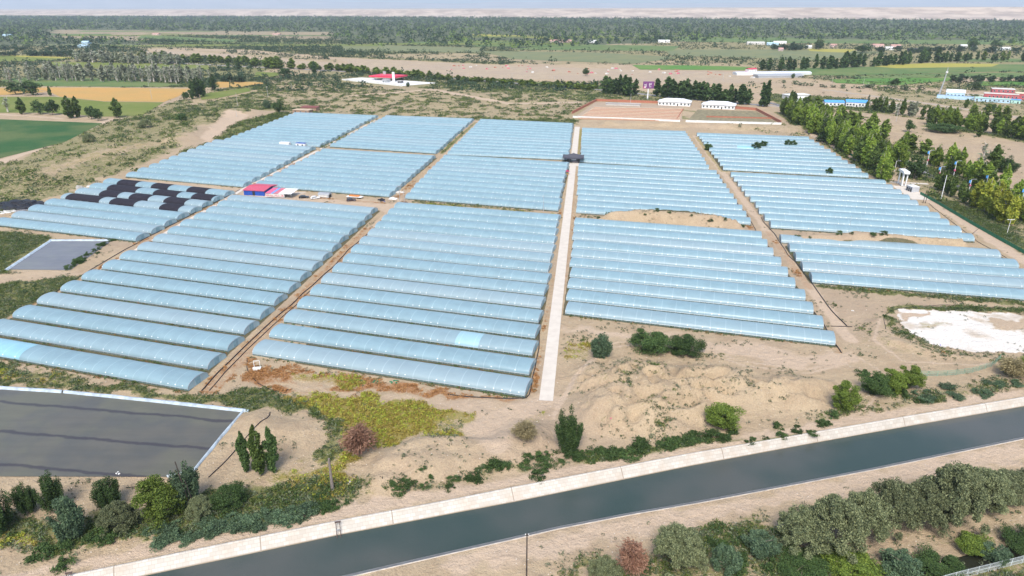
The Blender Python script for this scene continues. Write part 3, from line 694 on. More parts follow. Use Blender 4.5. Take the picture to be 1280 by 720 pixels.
ENDF = filmmat('end_film', (.38, .56, .62), 50, .15)
NET = plain('shade_net', (.018, .016, .024), .9, .3, .8)
FRAME = plain('galvanised', (.45, .46, .47), .5, .2, 3, .6)
DOORM = plain('door_film', (.22, .35, .40), .5, .2)
SK = .5                                                # height of the side skirt
def arch(t, k=1.0, w=GW):                               # t 0..1 from the front eave to the back eave
    a = math.pi * (1 - t)
    return (w / 2 - math.cos(math.pi * t) * (w / 2) * k - (0 if k == 1 else 0), SK + math.sin(math.pi * t) ** .82 * (GH - SK) * k)
NP = 12
def vault(L, x0, x1, off=0.0, seg=4):
    xs = [x0]; n0 = math.ceil(x0 / (BAY / seg) + 1e-6)
    x = n0 * BAY / seg
    while x < x1 - .05: xs.append(x); x += BAY / seg
    xs.append(x1); V = []
    for x in xs:
        sag = .035 * abs(math.sin(math.pi * x / BAY)) + off      # the film bellies out between the straps
        for j in range(NP + 1):
            t = j / NP; y, z = arch(t); yc, zc = GW / 2, SK
            d = math.hypot(y - yc, z - zc); V.append((x, y + (y - yc) / d * sag, z + (z - zc) / d * sag))
    return V, strip_faces(len(xs), NP + 1)[:, ::-1]
def greenhouse(P0, P1, label, group, black=(), new=()):
    d = P1 - P0; L = float(np.hypot(*d)); rz = math.atan2(d[1], d[0])
    root = empty('tunnel_greenhouse', (P0[0], P0[1], 0), rz, label, 'greenhouse', group)
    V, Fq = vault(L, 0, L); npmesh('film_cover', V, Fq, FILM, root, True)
    for a, b in new:
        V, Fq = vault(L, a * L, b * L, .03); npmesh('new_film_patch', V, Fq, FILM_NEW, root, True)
    for a, b in black:
        V, Fq = vault(L, a * L, b * L, .06); npmesh('shade_net', V, Fq, NET, root, True)
    for y in (0.0, GW):
        xs = np.linspace(0, L, 3); s = -1 if y == 0 else 1
        V = [(x, y + s * dy, z) for x in xs for dy, z in ((.0, SK), (.06, SK * .5), (.02, 0.0))]
        npmesh('side_skirt', V, strip_faces(3, 3), SKIRT, root)
        MB().tube([(0, y + s * .04, SK), (L, y + s * .04, SK)], .05, 5).build('eave_rail', FRAME, root)
    for x in (0.02, L - .02):
        ring = [(x, *arch(j / NP)) for j in range(NP + 1)] + [(x, GW, 0), (x, 0, 0)]
        mb = MB(); mb.add(ring, [tuple(range(len(ring)))]); e = mb.build('end_wall', ENDF, root)
        mb = MB(); o = .05 if x > 1 else -.05
        mb.box(min(x, x + o), max(x, x + o), GW / 2 - .9, GW / 2 + .9, .02, 1.95); mb.build('door', DOORM, e)
        mb = MB(); mb.tube([(x + o, *arch(j / NP)) for j in range(NP + 1)], .06, 5)
        for yy in (GW * .3, GW * .7): mb.tube([(x + o, yy, 0), (x + o, yy, arch(.32)[1] - .1)], .035, 5)
        mb.build('end_hoop', FRAME, e)
    return root
BLACK = {4: ((.04,.31),(.39,.58),(.77,.91)), 5: ((.20,.35),(.44,.59),(.71,.87)), 6: ((.15,.39),(.53,.72),(.83,.985)), 7: ((.12,.28),(.41,.55),(.70,.85))}
NEWP = {('c2f', 0): ((.0, .30),), ('c3f', 2): ((.71, .80),), ('c5x', 6): ((.25, .42),), }
for key, *_r, where in BLOCKS:
    for i, (a, b) in enumerate(ROWS[key]):
        blk = BLACK.get(i, ()) if key == 'c1l' else ()
        what = 'film tunnel with black net panels' if blk else 'pale blue tunnel'
        if (key, i) in NEWP: what = 'patched blue tunnel'
        lab = f'{what}, {ORD[i]} from front in {where}'
        jit = float(rng.normal(0, .25))
        u = (b - a) / np.hypot(*(b - a))
        greenhouse(a + u * jit, b + u * jit, lab, 'tunnel greenhouses of ' + where, blk, NEWP.get((key, i), ()))
# ------------------------------------------------------------------ plants
G_PINE = leafmat('leaf_dark', (0.024, 0.055, 0.018), (0.105, 0.167, 0.049))
G_MID = leafmat('leaf_mid', (0.045, 0.081, 0.020), (0.167, 0.235, 0.055))
G_YEL = leafmat('leaf_yellow', (0.208, 0.260, 0.036), (0.442, 0.442, 0.065))
G_LIME = leafmat('leaf_lime', (0.056, 0.101, 0.018), (0.235, 0.309, 0.055))
G_LIM2 = leafmat('leaf_spring', (0.111, 0.195, 0.033), (0.325, 0.416, 0.065))
G_SCR = leafmat('leaf_scrub', (.065, .105, .028), (.19, .225, .06))
G_GREY = leafmat('leaf_grey', (0.069, 0.089, 0.053), (0.247, 0.284, 0.161))
G_TAM = leafmat('leaf_tamarisk', (0.061, 0.085, 0.045), (0.284, 0.309, 0.155))
G_TEAL = leafmat('leaf_teal', (0.040, 0.077, 0.045), (0.161, 0.235, 0.123))
G_PLANTATION = leafmat('leaf_plantation_poplar', (.16, .185, .11), (.36, .38, .27))
G_RED = leafmat('leaf_red', (.26, .13, .085), (.40, .24, .16))
G_TWIG = leafmat('leaf_twig', (.20, .165, .085), (.38, .32, .17))
G_DRY = leafmat('leaf_dry', (.26, .20, .045), (.48, .39, .08), .15)
G_RUST = leafmat('leaf_rust', (.22, .10, .035), (.36, .20, .08), .15)
G_FAR = leafmat('leaf_far', (.028, .056, .030), (.075, .115, .055))
BARK = plain('bark', (.22, .18, .14), .9, .35, 4); BARKW = plain('pale_bark', (.46, .42, .37), .9, .3, 4)

def quads(C, size, rg, elong=1.0, dirs=None):
    n = len(C); size = np.broadcast_to(np.asarray(size, float), (n,)) * rg.uniform(.6, 1.3, n)
    a = rg.normal(size=(n, 3)); a /= np.linalg.norm(a, axis=1)[:, None]
    if dirs is not None: a = dirs + a * .45; a /= np.linalg.norm(a, axis=1)[:, None]
    r = rg.normal(size=(n, 3)); b = np.cross(a, r); b /= np.linalg.norm(b, axis=1)[:, None]
    a = a * (size * .5 * elong)[:, None]; b = b * (size * .5)[:, None]
    V = np.stack([C - a, C + b * .8, C + a, C - b * .8], 1).reshape(-1, 3)
    return V, np.arange(4 * n).reshape(n, 4)
def ell(rg, c, r, n, shell=.45):
    d = rg.normal(size=(n, 3)); d /= np.linalg.norm(d, axis=1)[:, None]
    return np.asarray(c) + d * (rg.uniform(0, 1, n) ** shell)[:, None] * np.asarray(r)
def crown_pop(rg, n, h=10, w=3.0, lo=.1):
    C = []; k = 34
    for i in range(k):
        t = lo + (1 - lo) * (i + .5) / k; Rr = w / 2 * (math.sin(math.pi * min(1, (t - lo) / (1 - lo) * .93 + .10)) ** .6)
        a = rg.uniform(0, 6.28); q = Rr * rg.uniform(.25, .72)
        C.append(ell(rg, (math.cos(a) * q, math.sin(a) * q, t * h * .93), (Rr * .42 + .12, Rr * .42 + .12, h * .085), n // k))
    return np.vstack(C)
def crown_round(rg, n, h=8, w=6, lo=.12, k=26, cl=.24):
    C = []
    for i in range(k):
        d = rg.normal(size=3); d /= np.linalg.norm(d); q = rg.uniform(.40, 1.0)
        c = np.array([d[0] * w / 2 * q, d[1] * w / 2 * q, h * (lo + 1) / 2 + d[2] * h * (1 - lo) / 2 * q])
        s = rg.uniform(.5, 1.25) * cl
        C.append(ell(rg, c, (w * s, w * s, h * s * .7), n // k))
    return np.vstack(C)
def crown_up(rg, n, h=9, w=6, k=30):            # broad base, many upright leaders
    C = []
    for i in range(k):
        a = rg.uniform(0, 6.28); q = math.sqrt(rg.uniform(0, 1)); top = h * (1 - .45 * q ** 2) * rg.uniform(.62, 1)
        for j in range(4):
            t = (j + .8) / 4; c = (math.cos(a) * w / 2 * q * (.5 + .42 * t), math.sin(a) * w / 2 * q * (.5 + .42 * t), top * (.12 + .8 * t))
            C.append(ell(rg, c, (w * .10, w * .10, h * .12), n // k // 4))
    return np.vstack(C)
def crown_tam(rg, n, h=6, w=8, k=56):
    C = []; D = []
    for i in range(k):
        a = rg.uniform(0, 6.28); q = rg.uniform(.1, 1) ** .6; L = n // k
        t = rg.uniform(.25, 1, L) ** .7; bend = t ** 1.6
        x = math.cos(a) * w / 2 * q * bend; y = math.sin(a) * w / 2 * q * bend
        z = h * (1 - .45 * q * q) * (t - .22 * q * t ** 3) * rg.uniform(.85, 1.05)
        sp = rg.normal(size=(L, 3)) * np.array([w * .06, w * .06, h * .065])
        C.append(np.stack([x, y, z], 1) + sp)
        D.append(np.tile((math.cos(a) * .8, math.sin(a) * .8, .35 - .5 * q), (L, 1)))
    return np.vstack(C), np.vstack(D)
def crown_dome(rg, n, h=6, w=8, k=130):            # feathery sprays over a dome, tips drooping outward
    C = []; D = []; L = n // k
    for i in range(k):
        a = rg.uniform(0, 6.28); q = rg.uniform(0, 1) ** .55; e = math.sqrt(max(0, 1 - q * q))
        rr = rg.uniform(.62, 1.0); c = np.array([math.cos(a) * w / 2 * q * rr, math.sin(a) * w / 2 * q * rr, h * (.10 + .82 * e * rr)])
        s = rg.uniform(.6, 1.3); C.append(ell(rg, c, (w * .085 * s, w * .085 * s, h * .10 * s), L))
    return np.vstack(C)
def trunk_mb(h, r, rg, limbs=5, spread=1.5, lo=.3):
    mb = MB(); p = [(0, 0, -.2)]; x = y = 0
    for i in range(1, 6):
        x += rg.normal(0, .03 * h / 5); y += rg.normal(0, .03 * h / 5); p.append((x, y, h * i / 5))
    mb.tube(p, [r * 1.25] + [r * (1 - .17 * i) for i in range(1, 6)], 7)
    for k in range(limbs):
        i = 1 + (k + 1) * 3 / max(1, limbs); i0 = min(4, int(i)); a = rg.uniform(0, 6.28); b = Vector(p[i0])
        mb.tube([b, b + Vector((math.cos(a) * spread * .5, math.sin(a) * spread * .5, h * .14)), b + Vector((math.cos(a) * spread, math.sin(a) * spread, h * .30))], [r * .45, r * .3, r * .1], 5)
    return mb
FARAWAY = (0, -400, 0)
TEMPL = {}
def template(key, name, h, w, crown, leaf, n, mat, bark, trunk=None, elong=1.0, parts=True, seed=0):
    rg = np.random.default_rng(hash((key, seed, 5)) % 1000 if False else sum(map(ord, key)) * 31 + seed)
    c = crown(rg, n, h, w); dirs = None
    if isinstance(c, tuple): c, dirs = c
    c[:, 2] = np.maximum(c[:, 2], .05)
    V, Fq = quads(c, leaf, rg, elong, dirs)
    T = trunk(rg) if trunk else None
    if parts:
        root = bpy.data.objects.new(name, None); COL.objects.link(root); root.empty_display_size = .5
        npmesh('crown', V, Fq, mat, root)
        if T: T.build('trunk' if h > 3 else 'stem', bark, root, smooth_=True)
    else:
        if T:
            tv = np.array(T.v); tf = [f if len(f) == 4 else (f[0], f[1], f[2], f[min(3, len(f) - 1)]) for f in T.f]; tf = np.array(tf) + len(V)
            mi = np.r_[np.zeros(len(Fq), int), np.ones(len(tf), int)]
            root = npmesh(name, np.vstack([V, tv]), np.vstack([Fq, tf]), mat, None, mats=[mat, bark], mi=mi)
        else: root = npmesh(name, V, Fq, mat)
    TEMPL.setdefault(key, []).append([root, h, w, False]); reg(root)
tp = lambda h, r, l=5, s=1.5: (lambda rg: trunk_mb(h, r, rg, l, s))
for s in range(3):
    template('pop', 'poplar_tree', 10, 3.0, crown_pop, .34, 6500, G_PINE, BARK, tp(9, .16, 3, .6), 1.3, True, s)
    template('popm', 'poplar_tree', 10, 3.0, crown_pop, .40, 4200, G_MID, BARKW, tp(9, .15, 3, .6), 1.3, True, s)
    template('popl', 'poplar_tree', 10, 3.2, crown_pop, .40, 4200, G_LIM2, BARKW, tp(9, .15, 3, .6), 1.3, True, s)
    template('popy', 'poplar_tree', 10, 3.4, crown_pop, .5, 2200, G_YEL, BARKW, tp(9, .15, 4, .7), 1.3, True, s)
    template('fpop', 'poplar_tree', 10, 3.4, crown_pop, .95, 420, G_PINE, BARK, tp(8, .16, 0), 1.4, False, s)
    template('fpopl', 'green_poplar', 10, 3.6, crown_pop, .95, 380, G_LIME, BARKW, tp(8, .16, 0), 1.4, False, s)  # green poplars of the road and highway rows
    template('fpopg', 'plantation_poplar', 10, 3.2, crown_pop, 1.0, 240, G_PLANTATION, BARKW, tp(9.4, .22, 3, .7), 1.4, False, s)  # grey-green poplars of the plantations
    template('fbare', 'plantation_poplar', 10, 2.4, lambda rg, n, h, w: crown_pop(rg, n, h, w, .3), .7, 80, G_PLANTATION, BARKW, tp(9.8, .26, 4, .9), 1.4, False, s)  # nearly bare poplars of the plantations
    template('fround', 'broadleaf_tree', 8, 7, crown_round, 1.1, 420, G_FAR, BARK, tp(5, .25, 3, 1.5), 1.2, False, s)
    template('mround', 'broadleaf_tree', 8, 7, crown_round, .62, 1700, G_PINE, BARK, tp(5.5, .25, 5, 1.8), 1.2, True, s)
    template('fbush', 'far_bush', 3, 4.5, lambda rg, n, h, w: crown_round(rg, n, h, w, .0, 12, .3), .8, 150, G_GREY, BARK, None, 1.2, False, s)
    template('elm', 'broadleaf_tree', 9, 6, crown_up, .21, 17000, G_PINE, BARK, tp(7, .2, 7, 1.6), 1.2, True, s)
    template('bush', 'large_bush', 5, 7, lambda rg, n, h, w: crown_round(rg, n, h, w, -.05, 40, .19), .21, 17000, G_PINE, BARK, tp(3.2, .16, 7, 2.2), 1.2, True, s)
    template('lime', 'large_bush', 6, 6, lambda rg, n, h, w: crown_round(rg, n, h, w, -.02, 40, .18), .21, 17000, G_LIME, BARK, tp(4, .16, 7, 1.8), 1.2, True, s)
    template('will', 'willow_tree', 7, 5.5, lambda rg, n, h, w: crown_up(rg, n, h, w, 40), .20, 14000, G_TEAL, BARK, tp(5, .15, 6, 1.5), 2.2, True, s)
    template('tam', 'tamarisk_bush', 6, 8, crown_dome, .15, 36000, G_TAM, BARK, tp(2.5, .12, 8, 2.2), 1.7, True, s)
    template('red', 'dry_tamarisk', 6, 7, crown_tam, .22, 4500, G_RED, plain('red_stem', (.25, .14, .11), .9), tp(3.5, .10, 9, 2.0), 3.0, True, s)
    template('twig', 'dry_tamarisk', 5, 6, crown_tam, .18, 5000, G_TWIG, BARK, tp(3, .08, 9, 1.8), 3.0, True, s)
    template('shr', 'low_shrub', 1.1, 2.6, lambda rg, n, h, w: crown_round(rg, n, h, w, -.4, 16, .25), .16, 1300, G_PINE, BARK, None, 1.4, False, s)
    template('shrt', 'low_shrub', 1.3, 2.6, lambda rg, n, h, w: crown_round(rg, n, h, w, -.4, 16, .25), .16, 1300, G_TEAL, BARK, None, 1.6, False, s)
CNT = {}
def put(key, X, Y, z, h, wd, label, cat, group=None):
    L = TEMPL[key]; i = CNT.get(key, 0); CNT[key] = i + 1
    t = L[(i * 7 + i // 3) % len(L)] if i >= len(L) else L[i % len(L)]
    root, H, Wd, used = t
    if used: o = copy_tree(root)
    else: o = root; t[3] = True
    o.location = (X, Y, z); o.rotation_euler = (0, 0, random.uniform(0, 6.28)); o.scale = (wd / Wd, wd / Wd, h / H)
    for k in ('label', 'category', 'group'):
        if k in o: del o[k]
    return tag(o, label, cat, group)
def tree(key, x, base, top, wpx, label, cat='tree', group=None, plane=False):
    p = gp(x, base); wd = wpx * mpp(p.x, p.y, p.z)
    if key in ('tam', 'bush', 'lime', 'red', 'twig'):        # the row given is the front foot of the crown
        k = wd * .22; p.x += k * p.x / max(p.y, 1); p.y += k; p.z = zz(p.x, p.y)
    h = hgt(p.x, p.y, top, p.z)
    return put(key, p.x, p.y, p.z, max(h, .5), wd, label, cat, group)
# --- single trees and bushes near the canal
for a in [
 ('elm', 711, 561, 503, 38, 'dark green upright tree between the canal track and the concrete road end'),
 ('will', 751, 446, 413, 27, 'lone oval green bush nearest the concrete road in the sand', 'bush'),
 ('bush', 812, 442, 413, 50, 'wide dark green bush in front of the sand heaps', 'bush'),
 ('bush', 857, 446, 422, 42, 'smaller dark bush right beside the wide one before the heaps', 'bush'),
 ('lime', 901, 540, 505, 44, 'round yellow-tipped bush at the foot of the sand heaps above the canal', 'bush'),
 ('lime', 1053, 514, 480, 32, 'bright green bush standing alone right of the sand heaps', 'bush'),
 ('bush', 1092, 496, 466, 34, 'darkest bush of the clump of three by the green wire fence', 'bush'),
 ('lime', 1113, 491, 461, 32, 'middle bush of the clump of three by the green wire fence', 'bush'),
 ('lime', 1134, 487, 459, 30, 'bush touching the end of the green wire fence', 'bush'),
 ('twig', 1262, 474, 446, 36, 'dry yellowish bush between salt pan and canal at picture edge', 'bush'),
 ('lime', 1284, 472, 444, 30, 'yellow-green bush behind the dry one past the wire fence', 'bush'),
 ('pop', 308, 590, 538, 15, 'thin dark poplar, leftmost of the three beside the big pond', 'poplar'),
 ('popm', 326, 595, 530, 19, 'middle poplar of the three beside the big pond', 'poplar'),
 ('pop', 342, 590, 533, 19, 'right-hand poplar of the three beside the big pond', 'poplar'),
 ('elm', 4, 662, 600, 44, 'dark tree cut by the picture edge below the big pond'),
 ('elm', 36, 640, 598, 30, 'small dark tree with bare foot below the big pond'),
 ('elm', 66, 637, 586, 38, 'taller dark tree in the pair below the big pond'),
 ('elm', 138, 634, 591, 36, 'lone dark tree below the pond near a leaning stick'),
 ('will', 89, 671, 618, 40, 'smooth rounded blue-green tree in front of the dark pair'),
 ('lime', 206, 656, 600, 54, 'big round yellow-green tree left of the dark utility pole', 'tree'),
 ('will', 237, 632, 574, 42, 'blue-green tree right behind the dark utility pole'),
 ('tam', 152, 668, 630, 52, 'pale grey-green feathery bush left of the round yellow-green tree', 'bush'),
 ('tam', 252, 650, 621, 34, 'small feathery bush right of the dark utility pole', 'bush'),
 ('bush', 291, 638, 610, 44, 'brown-green bush between pole and canal track hedge', 'bush'),
 ('red', 451, 573, 530, 46, 'pinkish red dry tamarisk in the yellow weeds', 'bush'),
 ('twig', 656, 553, 527, 36, 'grey-brown dry bush left of the dark upright tree', 'bush'),
 ('red', 788, 722, 676, 44, 'reddish dry tamarisk left of the big tamarisk belt', 'bush'),
 ('tam', 755, 730, 700, 46, 'pale olive bush at the bottom edge beside the reddish one', 'bush'),
 ('tam', 845, 718, 660, 74, 'large grey-green tamarisk next to the reddish dry one', 'bush'),
 ('will', 905, 712, 682, 40, 'small soft green bush before the tamarisk belt', 'bush'),
]:
    tree(a[0], *a[1:5], a[5], a[6] if len(a) > 6 else 'tree')
TB = [(998,694,632,60),(1035,699,618,72),(1074,676,610,60),(1110,668,597,62),(1146,665,600,60),(1180,665,576,74),(1222,642,584,62),(1256,630,586,54),(1290,622,590,52),(1325,615,585,56)]
for i, (x, b, t, wd) in enumerate(TB):
    tree('tam', x, b, t + 5, wd * 1.18, f'grey-green tamarisk, {ORD[i]} from the left in the belt beyond the canal', 'bush', 'tamarisk belt beyond the canal')
for i, (x, b, t, wd) in enumerate([(950,690,668,50),(1000,722,700,60),(1062,728,700,70),(1122,716,690,52),(1170,720,698,56),(1212,694,672,44),(1242,700,682,40),(1275,690,668,44),(1300,690,660,40)]):
    tree(('will', 'bush', 'lime')[i % 3], x, b, t, wd, f'green bush, {ORD[i]} from the left along the dark ditch', 'bush', 'bushes along the dark ditch')
# --- low shrubs in rows (each one an object)
def shrubs(key, P, n, wd, jit, label, group, hsc=.42):
    Q = W(*P); Q, t = resample(Q, .5)
    for i in range(n):
        q = Q[min(len(Q) - 1, int((i + random.random()) / n * len(Q)))]; x = q[0] + random.gauss(0, jit); y = q[1] + random.gauss(0, jit); s = wd * random.uniform(.55, 1.35)
        put(key, x, y, zz(x, y) - .05, s * hsc * random.uniform(.8, 1.2), s, label, 'shrub', group)
shrubs('shr', ((485,612),(560,600),(600,590),(640,585),(690,578),(740,570)), 30, 3.0, 1.4, 'low dark green shrub beside the canal track left of the upright tree', 'low shrubs left of the upright tree')
shrubs('shr', ((735,572),(800,563),(850,556),(905,548)), 34, 3.4, 1.0, 'low dark shrub in the dense strip leading to the yellow-tipped bush', 'dense strip of low shrubs')
shrubs('shr', ((920,545),(990,530),(1050,520)), 14, 2.6, 1.8, 'low green shrub right of the yellow-tipped bush', 'low shrubs right of the yellow-tipped bush')
shrubs('shrt', ((1140,503),(1190,497),(1240,488),(1290,478)), 22, 2.8, 1.6, 'low shrub between the wire fence and the canal track', 'low shrubs by the wire fence')
shrubs('shrt', ((185,682),(260,668),(330,655),(395,640)), 40, 2.9, .8, 'low blue-green shrub in the hedge-like strip by the canal track', 'blue-green strip by the canal track')
shrubs('shrt', ((190,670),(260,655),(330,645),(385,636)), 24, 2.4, 1.2, 'low blue-green shrub behind the hedge-like strip', 'second row of the blue-green strip')
shrubs('shr', ((395,632),(430,628)), 8, 3.2, 1.4, 'low green shrub beside the grey stump pole', 'shrubs by the grey stump pole')
shrubs('shr', ((100,680),(60,690),(110,670),(90,696)), 9, 3.4, 2.0, 'green and yellow shrub at the edge of the canal track', 'shrubs at the lower left')
shrubs('shr', ((84,337),(110,322),(128,307),(145,299)), 16, 3.0, .8, 'dark shrub on the edge of the square pond', 'shrubs on the square pond edge', .6)
shrubs('shr', ((990,303),(1040,304),(1080,302),(1110,307)), 7, 2.6, 1.5, 'green tuft on the spoil bank before the five-row block', 'tufts on the spoil bank', .6)
shrubs('shr', ((740,272),(810,276),(900,284),(930,284)), 10, 2.2, 1.5, 'green tuft on the spoil bank beside the concrete road', 'tufts on the long spoil bank', .6)
shrubs('shr', ((1095,470),(1105,500),(1150,495)), 10, 3.0, 2.0, 'low shrub around the clump of three bushes', 'shrubs around the clump of three')
shrubs('shr', ((860,700),(930,705),(1000,700),(1060,705)), 16, 3.2, 2.2, 'low dark shrub in front of the tamarisk belt', 'low shrubs before the tamarisk belt')
for x, y in ((885,181),(945,181),(953,178),(984,178),(991,178),(1036,213)):   # weeds grown above the far right block
    tree('bush', x, y + 7, y - 3, 11 if x < 960 else 9, 'dark green bush sticking up between tunnels of the far right block', 'bush', 'bushes between the far right tunnels')
# --- poplar belts
def belt(key, P, n, hm, wm, jit, label, group, cat='poplar'):
    cat = {'fpopl': 'young tree', 'fpopg': 'sapling', 'fbare+fpopg': 'sapling', 'fpopg+fbare': 'sapling'}.get(key, cat)  # young trees and saplings here are poplars too
    Q, t = resample(W(*P), 1.0); keys = key.split('+')
    for i in range(n):
        q = Q[min(len(Q) - 1, int((i + .2 + .6 * random.random()) / n * len(Q)))]
        x = q[0] + random.gauss(0, jit); y = q[1] + random.gauss(0, jit); s = random.uniform(.68, 1.15)
        put(random.choice(keys), x, y, zz(x, y), hm * s, wm * random.uniform(.75, 1.3) * s ** .5, label, cat, group)
RD = 'tree row left of the asphalt road'
belt('popl+popl+popl+popm', ((980,141),(1000,155),(1040,181),(1080,207),(1110,228)), 54, 17.5, 7.0, 2.0, 'green poplar in the dense belt left of the asphalt road', RD)
belt('popl+popl+popm', ((990,138),(1030,160),(1080,190),(1125,212)), 46, 17, 6.8, 2.0, 'green poplar in the second line of the belt left of the asphalt road', RD + ', second line')
belt('fpopl', ((1010,136),(1060,156),(1110,178),(1150,195)), 26, 14, 9, 3, 'green poplar behind the asphalt road along its far side', 'far side of the asphalt road')
belt('popm+popl+popl', ((1160,204),(1185,212),(1215,228),(1245,245),(1290,262)), 19, 14.5, 6.8, 2.2, 'green poplar right of the asphalt road behind the lamp poles', 'poplars right of the asphalt road')
belt('popm', ((1170,236),(1190,246),(1215,258)), 7, 10, 4.2, .8, 'young dark poplar between the net fence and the asphalt road', 'young poplars by the net fence')
belt('popy', ((1218,258),(1240,270),(1262,283)), 8, 15, 5.8, 1.0, 'yellow poplar between the net fence and the asphalt road', 'yellow poplars by the net fence')
belt('popy+popl', ((1250,262),(1290,282)), 5, 14, 5.5, 1.2, 'yellow-green poplar near the picture edge beyond the road', 'poplars at the right edge')
belt('fpopg+popm', ((1080,137),(1130,144),(1190,152)), 20, 13, 4.8, 1.5, 'poplar with pale trunk in the row behind the belt', 'row behind the road belt')
belt('popm+popl+popl', ((1165,155),(1210,162),(1260,171),(1310,180)), 34, 14.5, 8, 3, 'green poplar in the grove right of the asphalt road', 'grove at right')
belt('fpopl', ((1205,146),(1240,150),(1300,158)), 8, 12, 6, 3, 'green poplar in the thin row behind the right grove', 'thin row behind the right grove')
belt('fpop', ((950,88),(985,88),(1030,86.5),(1100,82.5),(1160,78),(1210,77)), 44, 22, 11, 4, 'dark poplar in the long tall windbreak before the far fields', 'tall dark windbreak')
belt('fpop+fpopl', ((1200,75),(1240,76),(1300,77)), 14, 16, 9, 6, 'dark tree continuing the windbreak at the right edge', 'end of the windbreak')
belt('fpop', ((757,117.5),(790,120)), 9, 20, 10, 4, 'dark poplar of the clump left of the purple billboard', 'clump left of the billboard')
belt('fpop', ((822,121),(885,126.5)), 18, 19, 10, 2, 'dark poplar standing behind the two white-roofed buildings', 'poplars behind the white-roofed buildings')
belt('fpop', ((893,128),(935,131)), 12, 17, 9, 2, 'dark poplar right of the second white-roofed building', 'poplars right of the white-roofed buildings')
belt('fpop', ((951,133),(958,134)), 3, 23, 7, 1, 'tall dark poplar at the corner of the red-walled yard', 'tall corner poplars')
belt('fpopl', ((375,86),(420,88),(480,94),(540,98)), 44, 10, 11, 5, 'bright green young poplar along the highway behind the petrol station', 'highway poplars behind the station')
belt('fpopl', ((545,99),(640,105),(740,112)), 48, 6.5, 10, 5, 'low bright green poplar lining the highway', 'low poplars lining the highway')
belt('fpop+fpopl', ((690,107),(740,110),(770,113)), 10, 8, 7, 5, 'green tree by the highway left of the dark clump', 'trees by the highway')
# left-hand plantations
belt('fbare+fpopg', ((10,99),(60,100),(130,101),(190,102.5),(250,104)), 70, 19, 7, 8, 'thin grey poplar with whitish trunk in the plantation behind the ochre field', 'grey plantation behind the ochre field')
belt('fpopg', ((60,94),(130,95),(200,97),(250,100)), 50, 17, 9, 8, 'grey-green poplar in the thick line behind the grey plantation', 'thick line behind the plantation')
belt('fpopg+fbare', ((95,77.5),(150,78.5),(220,80.5)), 40, 18, 11, 9, 'grey-green poplar in the upper plantation row at left', 'upper plantation row')
belt('fpopl', ((180,73),(240,77),(300,80),(350,84)), 40, 13, 14, 9, 'yellow-green poplar of the long row before the sandy strip', 'yellow-green row before the sandy strip')
belt('fpopl', ((328,86),(350,86),(370,86)), 8, 15, 12, 4, 'bright green poplar near the end of the sandy strip', 'bright green clump')
belt('fround', ((10,70),(50,70),(95,71)), 16, 10, 12, 6, 'dark round tree in the line above the pale green field', 'dark line above the pale green field', 'tree')
belt('fround', ((0,62),(40,63),(100,60),(150,62)), 16, 9, 12, 10, 'dark tree in the group above the dark line', 'group above the dark line', 'tree')
belt('fround', ((270,101),(290,102),(312,103)), 8, 9, 8, 4, 'dark round tree in the row behind the small ochre field', 'row behind the small ochre field', 'tree')
